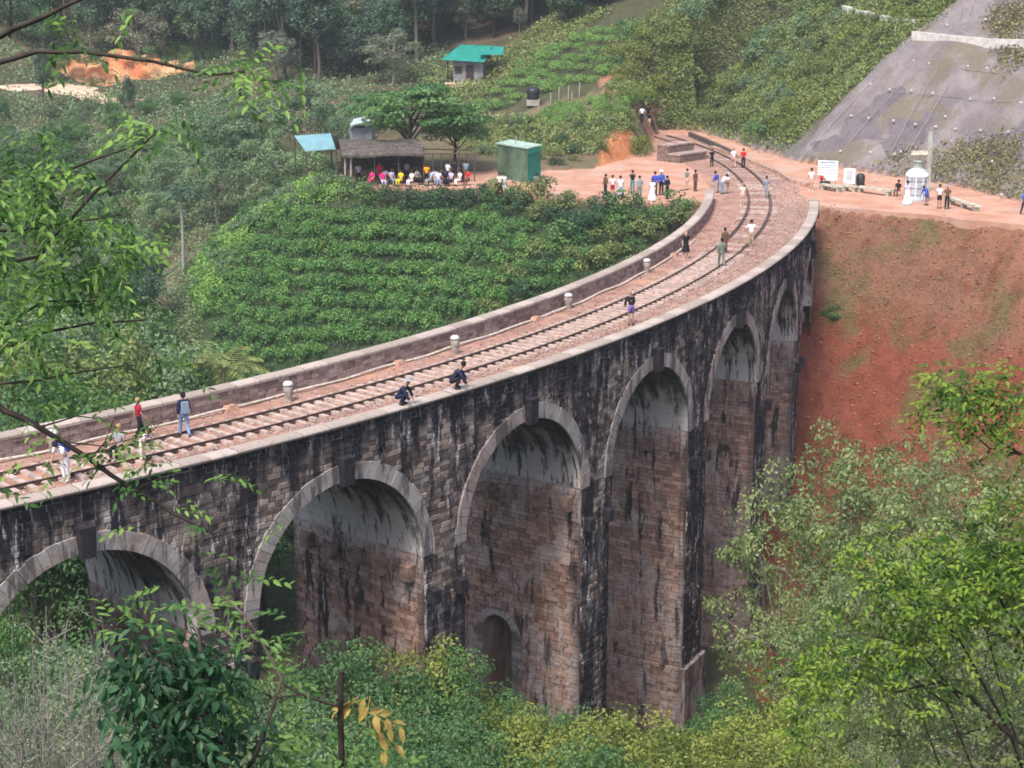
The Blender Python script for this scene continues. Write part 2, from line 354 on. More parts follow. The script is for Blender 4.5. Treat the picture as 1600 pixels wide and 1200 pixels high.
redm = ((XW > 13) & (Y > 66) & (Y < 125) & (~ipl) & (Z < 0.2)).astype(float)
lay(redm, (.225,.070,.042))
lay(redm*sst(Z+(n1-.5)*3+(n2-.5)*2, -8.5, -5.5)*.85, (.225,.118,.078))
lay(redm*sst(XW, 27, 35)*sst(Z, -8, -3)*.7, (.30,.130,.082))
lay(redm*sst(n2*.5+n3*.3+n4*.2+.16*sst(Z, -9, -6)*sst(27-XW, 0, 6), .55, .68)*.75, (.125,.115,.050))
lay(redm*sst(n1*.4+n4*.6, .62, .75)*.6, (.17,.05,.03))
lay(((XW > -26) & (X < 9) & (Y > 104) & (YW < 131) & ~ipl & (Z < -.8)).astype(float)*.8, (.045,.075,.030))
ipf = ipl.astype(float); lay(ipf, (.50,.260,.165)); lay(ipf*sst(X, 8, 12)*sst(26-X, 0, 4)*.8, (.47,.285,.235))
lay(ipf*sst(n1*.4+n2*.6, .5, .7)*.5, (.56,.36,.27))
fw = (fi & ~ipl).astype(float); lay(fw, (.13,.125,.065)); lay(fw*sst(n1*.7+n2*.3, .5, .65), (.19,.165,.13))
lay(fw*sst(9-np.minimum(dpl*1.0, 9)+(n2-.5)*3, 4.5, 7)*(Y > 145)*.8, (.20,.185,.185))
lay((net & ~ipl).astype(float), (.185,.16,.17))
g3 = ((XW < 13) & (XW > -10) & (Y > 138) & (YW < 166) & ~ipl).astype(float); lay(g3, (.165,.140,.080)); lay(g3*sst(n2*.6+n3*.4, .5, .62)*.8, (.23,.16,.11))
me = b.mesh('ground', None); ca = me.color_attributes.new('soil', 'FLOAT_COLOR', 'POINT'); ca.data.foreach_set('color', np.c_[soil, np.ones(len(X))].astype(np.float32).ravel())
m = NT('earth', .95, .1); s0 = m.attr('soil').outputs['Color']; p = m.pos()
n = m.noise(p, .9, 6, .65); n5 = m.noise(p, 4.5, 5, .7)
c = m.mix(m.math('MULTIPLY', m.sm(n, .40, .70), .55), s0, m.mix(1.0, s0, (.55,.52,.5), 'MULTIPLY'))
c = m.mix(m.math('MULTIPLY', m.sm(n5, .5, .8), .5), c, m.mix(1.0, c, (1.5,1.45,1.4), 'MULTIPLY')); m.col(c); m.bump(m.math('ADD', n5, m.math('MULTIPLY', m.noise(p, 1.6, 4, .6), 1.5)), .9, .22)
me.materials.append(m.m); gr = link('ground', me); tag(gr, 'hilly ground of brown and red earth under the vegetation', None, None, 'structure')

# netted rock face laid over the hill
m = NT('netted_rock', .9, .15); p = m.pos()
a = m.noise(p, .35, 5, .6); bb = m.noise(p, 1.5, 5, .7, (1, .3, .3)); f = m.noise(p, 9, 4, .7)
c = m.mix(m.sm(a, .35, .65), (.180,.153,.155), (.270,.235,.232)); c = m.mix(m.math('MULTIPLY', m.sm(bb, .5, .75), .5), c, (.14,.118,.125))
c = m.mix(m.math('MULTIPLY', m.sm(m.noise(p, .22, 4, .6), .50, .62), .75), c, (.17,.145,.095)); c = m.mix(m.math('MULTIPLY', m.sm(f, .5, .8), .35), c, (.36,.33,.32))
m.col(c); m.bump(m.noise(p, 3, 6, .7), .9, .25); M_net = m.m
ed = [np.array(edge_l[i]) for i in range(len(edge_l))]
# left edge as function of height, right edge far outside the frame
def edge_at(z):
    zs = [p[2] for p in ed]; return np.array([np.interp(z, zs, [p[k] for p in ed]) for k in range(2)])
foot = [np.array(q, float) for q in [(29.6,138.6),(35.2,129.7),(37.6,121),(43,113),(55,102),(75,85),(86,68),(120,52)]]
def off_foot(d):
    out = []
    for i, q in enumerate(foot):
        t0 = foot[min(i+1, len(foot)-1)]-foot[max(i-1, 0)]; t0 /= np.linalg.norm(t0); out.append(q+np.array([-t0[1], t0[0]])*d)
    return out
rows = []
for z in np.linspace(.12, 27, 90):
    e = edge_at(z); fl = off_foot(z/RT); line = [np.array(e)]+[q for q in fl if q[0] > e[0]+1.5]
    seg = np.cumsum([0]+[np.linalg.norm(line[i+1]-line[i]) for i in range(len(line)-1)]); tt = np.linspace(0, 1, 120)**1.5*seg[-1]
    lx = np.interp(tt, seg, [q[0] for q in line]); ly = np.interp(tt, seg, [q[1] for q in line]); rows.append(np.stack([lx, ly], 1))
NR = np.array(rows); NZ = terr(NR[...,0], NR[...,1], False); NZ = np.maximum(NZ, 0)+.20+vnoise(NR[...,0]*1.5, NZ, 1.6, 21)*.3*np.clip(NZ, 0, 1)+vnoise(NR[...,0], NR[...,1], 5, 22)*.8*np.clip(NZ/3, 0, 1)
NZ[0] -= .6
def net_z(x, y): return float(np.maximum(terr(np.array([x]), np.array([y]), False)[0], 0)+.20+vnoise(np.array([x*1.5]), np.maximum(terr(np.array([x]), np.array([y]), False), 0), 1.6, 21)[0]*.3+vnoise(np.array([x]), np.array([y]), 5, 22)[0]*.8)
b = MB(); b.grid(np.concatenate([NR, NZ[...,None]], -1)); rs = b.build('rock_slope', M_net, None, True); tag(rs, 'steep grey rock cutting covered with steel netting above the path', None, None, 'structure')

# ------------------------------------------------------------------ the viaduct
A0, DA, AHALF, RA, ZS = -48.25, 5.66, 2.176, 4.2, -5.58      # crown of the first arch in view, spacing, half angle, radius, springing level
FO = 3.80                                                     # half width of the core, the stones stand proud of it
ARCH = [A0+DA*k for k in range(-2, 7)]
DEG = R_(1)*110.6                                             # metres per degree on the near face
via = empty('stone_viaduct', pol(-30, 0, 0), 0, 'curved nine arch railway viaduct of dark weathered stone crossing the valley', 'viaduct')
def VB(mb, name, mat, smooth=False): return world_child(mb.build(name, mat, None, smooth), via)
def strip(b, th0, th1, offs, zfun=None, n=80, tone=.5):
    T = np.linspace(th0, th1, n); b.grid([[pol(t, o, z) for (o, z) in offs] for t in T], tone)
TH0, TH1 = ARCH[0]-7, -9.3
# spandrel and pier faces: core sheets with the arch openings
for side, off in (('near', FO), ('far', -FO)):
    b = MB()
    for c in ARCH:
        us = np.r_[np.linspace(-DA/2, -AHALF, 3), -AHALF*np.cos(np.linspace(0, pi, 25))[1:-1], np.linspace(AHALF, DA/2, 3)]
        zb = [ZS+RA*math.sqrt(max(0, 1-(u/AHALF)**2)) if abs(u) < AHALF-1e-6 else ZS for u in us]
        b.grid([[pol(c+u, off, zz) for zz in ((.75), z)] for u, z in zip(us, zb)])
    for t0, t1 in ((TH0, ARCH[0]-DA/2), (ARCH[-1]+AHALF, TH1)): b.grid([[pol(t, off, .75), pol(t, off, -27)] for t in np.linspace(t0, t1, 8)])
    VB(b, 'spandrel_wall', M_mort2 if side == 'near' else M_face)
PASS = {4: (-.75, .82, -13.55)}                               # pier with a low passage: centre, half width, springing
for i in range(len(ARCH)-1):                                  # piers: four walls each, with a plinth
    t0, t1 = ARCH[i]+AHALF, ARCH[i+1]-AHALF; b = MB()
    for z0, z1, e, eo in ((ZS, -18.5, 0, 0), (-18.5, -27, .18/DEG*1.0, .3)):
        Q = [(t0-e, FO+eo), (t1+e, FO+eo), (t1+e, -FO-eo), (t0-e, -FO-eo)]
        for a in range(4):
            if i in PASS and a == 3: continue
            p, q = Q[a], Q[(a+1) % 4]; b.add([pol(*p, z0), pol(*q, z0), pol(*q, z1), pol(*p, z1)], (0,1,2,3))
        if e: b.add([pol(*q, z0) for q in Q], (0,1,2,3))
    if i in PASS:
        oc, hw, zsp = PASS[i]; oo = np.r_[-FO, oc-hw-.001, oc-hw*np.cos(np.linspace(0, pi, 15)), oc+hw+.001, FO]
        b.grid([[pol(t0, o, ZS), pol(t0, o, zsp+math.sqrt(max(0, hw*hw-(o-oc)**2)) if abs(o-oc) <= hw else -27)] for o in oo])
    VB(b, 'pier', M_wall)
for c in ARCH:                                                # barrels
    b = MB(); b.grid([[pol(c+AHALF*cos(f), o, ZS+RA*sin(f)) for o in np.linspace(-FO, FO, 4)] for f in np.linspace(0, pi, 40)])
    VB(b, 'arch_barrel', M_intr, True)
# deck body under the ballast
b = MB(); strip(b, TH0, TH1, [(-FO, -.3), (FO, -.3)]); VB(b, 'deck_slab', M_mortar)

def quad_block(b, P, nrm, depth, tone, joint=.026, bev=.02):
    """a stone: P four corners on the core surface, pushed out along nrm"""
    P = [np.array(p) for p in P]; c = sum(P)/4; nrm = np.array(nrm); V = []
    for s_, h in ((joint, .0), (joint, depth*.72), (joint+bev, depth)):
        for p in P:
            d = c-p; L = np.linalg.norm(d)+1e-9; V.append(p+d/L*s_*1.3+nrm*h)
    f = [(8,9,10,11)]
    for k in range(2):
        for j in range(4): f.append((k*4+j, k*4+(j+1) % 4, k*4+4+(j+1) % 4, k*4+4+j))
    b.add(V, f, tone)
def rnd_lengths(a, bnd, lo, hi):
    x = a; out = []
    while x < bnd-1e-3:
        L = random.uniform(lo, hi)
        if bnd-(x+L) < lo*.6: L = bnd-x
        out.append((x, min(x+L, bnd))); x += L
    return out
def nface(t): return (cos(R_(t)), sin(R_(t)), 0)
face_singles = []; stuff = MB()
CHT = .215
zrows = np.arange(.735, -24, -CHT)
for k in range(1, len(ARCH)+1):                               # one bay of the near face, pier in its middle
    t0 = (ARCH[k-1] if k > 0 else TH0); t1 = ARCH[k] if k < len(ARCH) else TH1
    bay = (t1-t0)*DEG
    for r, z in enumerate(zrows):
        zt, zb = z, z-CHT
        zm = (zt+zb)/2
        if zm > ZS:
            h = zm-ZS; xr = math.sqrt(max(0, 4.81**2-h*h)) if h < 4.81 else 0
        else: xr = RA+.02
        e0 = xr; e1 = (bay-xr) if k < len(ARCH) else bay
        if zm > ZS and xr > 5.2: e0 = min(xr, DA*DEG/2)
        if e1-e0 < .1: continue
        for a, bb in rnd_lengths(e0, e1, .30, .66):
            ta, tb = t0+a/DEG, t0+bb/DEG
            P = [pol(ta, FO, zb), pol(tb, FO, zb), pol(tb, FO, zt), pol(ta, FO, zt)]
            rec = (P, nface((ta+tb)/2), random.uniform(.03, .09), random.random())
            if k == 2 and zm > -2.6: face_singles.append(rec)
            else: quad_block(stuff, *rec)
# inner pier walls that look towards the valley path: courses of stone with openings
def wall_blocks(b, t, sgn, pier):
    """t: angle of the wall, sgn: +1 wall looks to smaller angles"""
    n = np.array((sin(R_(t)), -cos(R_(t)), 0))*sgn
    for z in zrows:
        zt, zb = z, z-CHT; zm = (zt+zb)/2
        if zt > ZS: continue
        iv = [(-FO, FO)]
        if pier in PASS:
            oc, hw, zsp = PASS[pier]; w = hw+.32 if zm < zsp else (math.sqrt(max(0, (hw+.32)**2-(zm-zsp)**2)))
            if zm < zsp+hw+.3 and w > 0: iv = [(-FO, oc-w), (oc+w, FO)]
        for a0, a1 in iv:
            for a, c in rnd_lengths(a0, a1, .38, .8):
                e = -.18/DEG*sgn if zm < -18.5 else 0
                quad_block(b, [pol(t+e, a, zb), pol(t+e, c, zb), pol(t+e, c, zt), pol(t+e, a, zt)], n, random.uniform(.03, .10), random.random())
wb = MB()
for i in range(1, len(ARCH)-1): wall_blocks(wb, ARCH[i]+AHALF, 1, i)
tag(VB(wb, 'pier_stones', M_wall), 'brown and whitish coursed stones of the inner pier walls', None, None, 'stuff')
tag(VB(stuff, 'face_stones', M_face), None, None, None, 'stuff')
for i, rec in enumerate(face_singles):
    b = MB(); quad_block(b, *rec)
    VB(b, 'stone_block', M_face)
ib = MB()
for c in ARCH[1:]:                                            # barrel stones
    nn = 36
    for j in range(nn):
        f0, f1 = pi*j/nn, pi*(j+1)/nn
        for a, bb in rnd_lengths(-FO, FO, .6, 1.1):
            fm = (f0+f1)/2; nr = -(Vector(nface(c-90))*0+Vector((-sin(R_(c)), cos(R_(c)), 0))*cos(fm)+Vector((0,0,1))*sin(fm))
            q = lambda f, o: pol(c+AHALF*cos(f), o, ZS+RA*sin(f))
            quad_block(ib, [q(f0,a), q(f0,bb), q(f1,bb), q(f1,a)], nr, random.uniform(.015, .04), random.random(), .012, .02)
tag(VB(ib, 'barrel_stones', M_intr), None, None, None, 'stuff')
for i, c in enumerate(ARCH[1:]):                              # arch rings, keystones, centring corbels
    nn = 39
    for j in range(nn):
        f0, f1 = pi*j/nn+.001, pi*(j+1)/nn-.001
        if abs((f0+f1)/2-pi/2) < .055: continue
        P = []; rj = random.choice((0, .03, -.03))
        for r, f in ((RA-.02, f0), (RA-.02, f1), (4.84+rj, f1), (4.84+rj, f0)): P.append(pol(c+r*cos(f)/DEG, FO, ZS+r*sin(f)))
        b = MB(); quad_block(b, P, nface(c), .10+random.uniform(-.012, .012), random.random(), .0, .008); VB(b, 'arch_stone', M_ring)
    b = MB(); w = .30
    P = [pol(c-w*.85/DEG, FO, ZS+RA-.14), pol(c+w*.85/DEG, FO, ZS+RA-.14), pol(c+w/DEG, FO, ZS+5.2), pol(c-w/DEG, FO, ZS+5.2)]
    quad_block(b, P, nface(c), .42, .5, 0, .03); VB(b, 'keystone', M_key)
    # corbels under the springing: a row on the inner wall and one on each face edge
    t = c+AHALF; n = np.array((sin(R_(t)), -cos(R_(t)), 0)); th = .40/DEG
    for j, o in enumerate((-2.7, -1.25, .2, 1.7, 3.2)):
        zc = -6.25-.12*(j % 2); b = MB()
        P = [pol(t, o-.26, zc-.4), pol(t, o+.26, zc-.4), pol(t, o+.26, zc+.25), pol(t, o-.26, zc+.25)]
        quad_block(b, P, n, .48, .6+.3*random.random(), 0, .02); VB(b, 'corbel', M_corb)
    if i < 7:
        for u in (.45, 2.05):
            zc = -7.3; uu = t+u/DEG*1.0; b = MB()
            P = [pol(uu-.22/DEG, FO, zc-.35), pol(uu+.22/DEG, FO, zc-.35), pol(uu+.22/DEG, FO, zc+.25), pol(uu-.22/DEG, FO, zc+.25)]
            quad_block(b, P, nface(uu), .42, .5, 0, .02); VB(b, 'corbel', M_key)
# low passage through one pier, pale arch stones around it
for pi_, (oc, hw, zsp) in PASS.items():
    t = ARCH[pi_]+AHALF; n = np.array((sin(R_(t)), -cos(R_(t)), 0))
    b = MB(); prof = [(oc-hw, -27)]+[(oc-hw*cos(f), zsp+hw*sin(f)) for f in np.linspace(0, pi, 14)]+[(oc+hw, -27)]
    b.grid([[pol(t-.08/DEG, o, z), pol(t+1.6/DEG, o, z)] for o, z in prof])
    b.add([pol(t+1.58/DEG, oc-hw-.1, -27), pol(t+1.58/DEG, oc+hw+.1, -27), pol(t+1.58/DEG, oc+hw+.1, zsp+hw+.1), pol(t+1.58/DEG, oc-hw-.1, zsp+hw+.1)], (0,1,2,3))
    VB(b, 'passage', M_wall, True)
    b = MB(); pr = [(oc-hw, -27, oc-hw-.3, -27)]+[(oc-hw*cos(f), zsp+hw*sin(f), oc-(hw+.42)*cos(f), zsp+(hw+.42)*sin(f)) for f in np.linspace(0, pi, 14)]
    nn = 11
    for j in range(nn):
        f0, f1 = pi*j/nn, pi*(j+1)/nn; q = lambda r, f: pol(t, oc-r*cos(f), zsp+r*sin(f))
        b = MB(); quad_block(b, [q(hw, f0), q(hw, f1), q(hw+.42, f1), q(hw+.42, f0)], n, .12, .6+.4*random.random(), .008, .02); VB(b, 'arch_stone', M_ring)
    for sgn in (-1, 1):
        z = zsp
        while z > -17:
            b = MB(); o0, o1 = sorted((oc+sgn*hw, oc+sgn*(hw+random.choice((.35, .6)))))
            quad_block(b, [pol(t, o0, z-.4), pol(t, o1, z-.4), pol(t, o1, z), pol(t, o0, z)], n, .12, .5+.5*random.random(), .008, .02); VB(b, 'jamb_stone', M_ring); z -= .4
# parapets: wall, courses of stone, coping slabs
NTE, FTE = -9.4, -6.6
for off0, off1, te, so in ((3.46, 3.80, NTE, 1), (-3.92, -3.46, FTE, -1)):
    b = MB(); strip(b, TH0, te, [(off0, -.3), (off0, .74), (off1, .74), (off1, -.12)], n=120)
    b.add([pol(te, off0, -.3), pol(te, off0, .74), pol(te, off1, .74), pol(te, off1, -3)], (0,1,2,3)); VB(b, 'parapet_wall', M_par)
fb = MB()
for z in (.0, .185, .37, .555):
    for a, c in rnd_lengths(TH0+8, FTE, .30/DEG*1.05, .62/DEG*1.05):
        quad_block(fb, [pol(a, -3.46, z), pol(c, -3.46, z), pol(c, -3.46, z+.185), pol(a, -3.46, z+.185)], nface((a+c)/2), .03+random.random()*.03, random.random(), .008, .012)
tag(VB(fb, 'parapet_stones', M_par), None, None, None, 'stuff')
for a_, b_, te, z1 in ((3.36, 4.04, NTE, .9), (-4.02, -3.38, FTE, .9)):
    for a, c in rnd_lengths(TH0+4, te, 1.1/DEG, 1.5/DEG):
        b = MB(); g = .008/DEG*2; zz = z1+random.uniform(-.012, .012)
        prof = [(a_, .742), (a_, zz-.06), (a_+.07, zz), (b_-.07, zz), (b_, zz-.06), (b_, .742)]
        b.grid([[pol(t, o, z) for o, z in prof] for t in (a+g, (a+c)/2, c-g)], random.random())
        for t in (a+g, c-g): b.add([pol(t, o, z) for o, z in prof], (0,1,2,3,4,5), .2)
        VB(b, 'coping_stone', M_cop)
# end pillar of the near parapet
b = MB(); P = pol(NTE+.05, 3.70); b.box((P.x, P.y, .35), (.75, .75, 1.3), R_(NTE), .3); VB(b, 'end_pillar', M_cop)

# ------------------------------------------------------------------ track bed and railway
def tc(th): return float(np.interp(th, [-60, -48, -21, -5, 5, 15, 25], [-.7, -.65, -.40, -.02, .2, .5, .7]))
m = NT('ballast_earth', .95, .1); p = m.pos(); a = m.noise(p, .8, 5, .6); f = m.noise(p, 7, 5, .75); g_ = m.noise(p, .35, 3, .6)
c = m.mix(m.sm(a, .32, .68), (.27,.150,.115), (.41,.245,.19)); c = m.mix(m.math('MULTIPLY', m.sm(g_, .55, .7), .6), c, (.50,.27,.16))
c = m.mix(m.math('MULTIPLY', m.sm(f, .52, .72), .5), c, (.52,.37,.31)); c = m.mix(m.math('MULTIPLY', m.math('SUBTRACT', 1.0, m.sm(f, .30, .42)), .6), c, (.16,.10,.09))
m.col(c); m.bump(f, .9, .06); M_bal = m.m
T = np.arange(TH0, 18, .12); O = np.linspace(-3.46, 3.50, 36); P = []
for t in T:
    row = []
    for o in O:
        q = pol(t, o); z = .0+float(vnoise(q.x, q.y, .7, 31))*.05+float(vnoise(q.x, q.y, 2.5, 32))*.05
        rel = o-tc(t); z += .03 if abs(rel) < .8 else 0
        if rel < -.85: z += .035
        z = min(z, .115)
        if t > -9.5: z += .035
        row.append((q.x, q.y, z))
    P.append(row)
b = MB(); b.grid(P); o = b.build('track_bed', M_bal, None, True); tag(o, 'pinkish earth and gravel bed of the railway between the parapets', None, None, 'structure')
M_rail = plain('rusty_rail', (.085,.050,.038), .35, 5, .6, .4); M_railtop = plain('rail_head', (.20,.13,.10), .3, 9, .4, .5)
M_slp = plain('weathered_sleeper', (.44,.33,.28), .25, 4); M_slpd = plain('brown_sleeper', (.34,.21,.17), .3, 4)
track = empty('railway_track', pol(-30, 0, 0), 0, 'single curved railway track with rusty rails on pale sleepers crossing the viaduct', 'railway track')
for off, gt in ((-.838, -60), (.838, -60), (-.72, -18), (.72, -18)):
    b = MB(); TT = np.arange(max(gt, -62), 17.5, .35); hh = .155 if abs(off) > .8 else .13
    prof = [(-.065,.02), (-.065,.045), (-.012,.06), (-.012,.12), (-.035,.13), (-.035,.155), (.035,.155), (.035,.13), (.012,.12), (.012,.06), (.065,.045), (.065,.02)]
    b.grid([[pol(t, tc(t)+off+o_, z*hh/.155+.045) for o_, z in prof] for t in TT]); world_child(b.build('rail' if abs(off) > .8 else 'guard_rail', M_rail), track)
t = -60.0; k = 0; first = {}
while t < 16.5:
    q = pol(t, tc(t), .055); w = .24; L = 2.7+random.uniform(-.1, .1)
    v = k % 5; mt = 0 if t < -19 or random.random() < .25 else 1
    if (v, mt) not in first:
        b = MB(); b.box((0,0,0), (L, w, .13), 0, .5, None, .96); first[(v, mt)] = b.mesh('sleeper', (M_slp, M_slpd)[mt])
    o = link('sleeper', first[(v, mt)]); o.location = (q.x, q.y, q.z+random.uniform(-.012, .012)); o.rotation_euler = (random.uniform(-.01,.01), 0, R_(t)+random.uniform(-.03,.03)); world_child(o, track)
    for sd_ in (-1, 1) if t < 5 else ():
        pass
    t += .325; k += 1
# pipe along the foot of the far parapet with earth covered joints
M_pipe = plain('cream_pipe', (.55,.48,.42), .2, 5); M_jnt = plain('earthy_joint', (.42,.24,.17), .3, 6)
pipe = empty('service_pipe', pol(-30, -3.1, .1), 0, 'long cream service pipe lying along the foot of the far parapet', 'pipe')
b = MB(); b.tube([pol(t, -3.08+.05*sin(t*1.7), .12+.03*sin(t*2.3)) for t in np.arange(-62, -16, .5)], .055, 6); world_child(b.build('pipe_run', M_pipe, None, True), pipe)
for (x, y) in ((372,690*.0+642),(645,572),(845,500),(1036,398)):
    q = G(x, y, .1); th, of = rp(q.x, q.y); q = pol(th, -3.05, .1); b = MB(); b.box((0,0,0), (.5,.7,.3), R_(th), .5, None, .6); o = b.build('joint_box', M_jnt, None, False, q); world_child(o, pipe)
# short bollards with round white caps
M_conc = plain('pale_concrete', (.34,.30,.26), .25, 5); M_cap = plain('white_cap', (.55,.54,.50), .06, 5)
bol = None
for i, (x, y, lab) in enumerate(((451,628,'round concrete bollard with white cap behind the walker in a navy shirt'),(711,553,'round white capped bollard across the track from the crouching person'),
      (888,484,'round concrete bollard with pale cap midway along the far parapet'),(1003,427,'round concrete bollard nearest the plaza end of the far parapet'),(82,706,'white capped bollard behind the hanging branch at the left end'))):
    q = G(x, y, 0); th, of = rp(q.x, q.y); q = pol(th, max(of, -3.02), .02)
    if bol is None:
        bol = empty('bollard', q, 0, lab, 'bollard', 'white capped bollards along the far parapet')
        b = MB(); b.lathe((0,0,0), [(.16,0),(.17,.35),(.21,.45),(.21,.62),(.19,.66)], 12); b.build('post', M_conc, bol, True)
        b = MB(); b.lathe((0,0,0), [(.0,.86),(.14,.84),(.21,.76),(.22,.68),(.0,.67)], 12); b.build('cap', M_cap, bol, True)
    else:
        o = copy_tree(bol, None, q); o['label'] = lab

# ------------------------------------------------------------------ foliage builders
def unit(v): return v/np.maximum(np.linalg.norm(v, axis=1, keepdims=True), 1e-9)
def leaves(b, C, A, N, ln, wd, tone, shape=4):
    """leaf blades: centres C, long axis A, normal N; a folded kite of four corners, or six for near leaves"""
    A = unit(A); S_ = unit(np.cross(A, N)); N2 = np.cross(S_, A); n = len(C); ln = np.broadcast_to(ln, (n,))[:,None]; wd = np.broadcast_to(wd, (n,))[:,None]
    if shape == 4:
        V = np.stack([C-A*ln*.5, C-S_*wd*.5+N2*wd*.12, C+A*ln*.5, C+S_*wd*.5+N2*wd*.12], 1).reshape(-1, 3); i = np.arange(n)[:,None]*4
        b.add(V, i+np.array([0,1,2,3]), tone)
    else:
        V = np.stack([C-A*ln*.5, C-A*ln*.2-S_*wd*.5+N2*wd*.16, C+A*ln*.2-S_*wd*.42+N2*wd*.12, C+A*ln*.5-N2*ln*.10, C+A*ln*.2+S_*wd*.42+N2*wd*.12, C-A*ln*.2+S_*wd*.5+N2*wd*.16, C+N2*0, ], 1).reshape(-1, 3)
        i = np.arange(n)[:,None]*7
        b.add(V, np.concatenate([i+np.array([0,1,2,6]), i+np.array([6,2,3,4]), i+np.array([0,6,4,5])]), np.tile(tone, 3) if not np.isscalar(tone) else tone)
def clump(b, c, r, n, ln, wd, r_=None, up=.35, shape=4, droop=.2, jit=.25, t0=None):
    g = r_ or rng; D = unit(g.normal(size=(n, 3))+np.array([0, 0, up])); rad = g.uniform(.55, 1.08, (n, 1))
    C = np.array(c)+D*np.array(r)*rad; N = unit(D+g.normal(size=(n, 3))*.55+np.array([0,0,.5])); A = g.normal(size=(n, 3))+D*.5+np.array([0,0,-droop]); A = A-N*(A*N).sum(1, keepdims=True)
    tb = g.uniform(.15, .75) if t0 is None else t0
    leaves(b, C, A, N, ln*g.uniform(.7, 1.3, n), wd*g.uniform(.7, 1.3, n), np.clip(tb+g.normal(size=n)*jit, 0, 1), shape)
def crown_tree(name, h, cr, ch, base, nc, nl, ln, cs, lm, bm, seed, flat=1.0, limbs=8, tr=.16, lean=.0, layered=False, bare=.0):
    """trunk with limbs, and a crown of leaf clumps with gaps; returns the template Empty's meshes"""
    g = np.random.default_rng(seed); tb = MB(); cb = MB(); pts = []
    for i in range(nc):
        for _ in range(30):
            q = g.uniform(-1, 1, 3)
            if np.linalg.norm(q) <= 1 and np.linalg.norm(q) > .35: break
        if layered: q[2] = round(q[2]*2.4)/2.4+g.uniform(-.05, .05)
        p = np.array([q[0]*cr, q[1]*cr, base+ch/2+q[2]*ch/2])
        w = 1-.35*max(0, q[2]); p[0] *= w; p[1] *= w; pts.append(p)
        s_ = cs*g.uniform(.65, 1.3); clump(cb, p, (s_, s_, s_*(flat if not layered else .28)), int(nl*g.uniform(.7, 1.3)), ln, ln*.5, g)
    top = Vector((lean*h, 0, base+ch*.45)); tb.tube([(0,0,-1.5), (0,0,0), (lean*h*.3+.05*h*.2, .02*h, base*.55), top*.7+Vector((0,0,top.z*.06)), top], [tr*1.5, tr*1.2, tr, tr*.65, tr*.3], 7)
    order = sorted(range(nc), key=lambda i: -pts[i][2])[:int(limbs*1.5)] if nc > limbs else range(nc)
    idx = list(g.choice(nc, min(nc, limbs), replace=False))
    for i in idx:
        p = Vector(pts[i]); s0 = top*g.uniform(.45, .9); s0.z = min(s0.z, p.z); mid = (s0+p)/2+Vector((0,0,-.05*h))*g.uniform(-1, 1); tb.tube([s0, mid, p], [tr*.45, tr*.3, tr*.1], 5, cap=False)
    return tb.mesh(name+'_trunk', bm, True), cb.mesh(name+'_crown', lm)
LIB = {}
def lib(kind, *v): LIB[kind] = v
def mk(kind, n, **k):
    LIB[kind] = [crown_tree(kind, seed=hash_(kind)+i, **k) for i in range(n)]
def hash_(s_): return sum(ord(c)*(i+3) for i, c in enumerate(s_)) % 9973
mk('broad', 4, h=8, cr=3.6, ch=4.6, base=2.6, nc=46, nl=105, ln=.34, cs=.95, lm=L_mid, bm=bark, limbs=12, flat=.75)
mk('pale', 4, h=8, cr=3.9, ch=5.2, base=2.2, nc=60, nl=120, ln=.27, cs=.85, lm=L_pale, bm=bark_g, limbs=16, flat=.7)
mk('dark', 4, h=10, cr=3.4, ch=7, base=2.6, nc=50, nl=110, ln=.38, cs=1.1, lm=L_forest, bm=bark_d, limbs=8, flat=.85)
mk('tall', 4, h=15, cr=2.6, ch=10, base=5, nc=42, nl=100, ln=.40, cs=1.05, lm=L_forest, bm=bark, limbs=10, tr=.2, flat=.9)
mk('greydark', 3, h=9, cr=3.6, ch=6, base=2.4, nc=52, nl=80, ln=.30, cs=.9, lm=L_grey, bm=bark_g, limbs=22, flat=.7)
mk('layer', 2, h=7, cr=4.2, ch=3.0, base=3.4, nc=56, nl=120, ln=.30, cs=1.15, lm=L_mid, bm=bark_d, limbs=18, layered=True)
mk('airy', 4, h=8, cr=2.6, ch=5.6, base=2.0, nc=74, nl=88, ln=.13, cs=.48, lm=L_airy, bm=bark_g, limbs=14, tr=.08, flat=.55)
mk('lush', 3, h=5, cr=2.4, ch=3.4, base=.8, nc=46, nl=80, ln=.26, cs=.62, lm=L_mid, bm=bark, limbs=10, tr=.08, flat=.8)
mk('yellow', 3, h=5, cr=2.4, ch=3.2, base=.8, nc=46, nl=80, ln=.24, cs=.6, lm=L_yel, bm=bark, limbs=10, tr=.08, flat=.8)
for kd, lm_ in (('vale', L_mid), ('valepale', L_pale), ('valeyel', L_olive)):
    mk(kd, 3, h=13, cr=3.9, ch=9, base=3, nc=105, nl=105, ln=.22, cs=.82, lm=lm_, bm=bark, limbs=14, tr=.16, flat=.75)
for kd, lm_ in (('front', L_mid), ('frontpale', L_pale), ('frontyel', L_yel)):
    mk(kd, 3, h=8, cr=3.3, ch=5.6, base=1.5, nc=115, nl=95, ln=.155, cs=.55, lm=lm_, bm=bark, limbs=16, tr=.1, flat=.7)
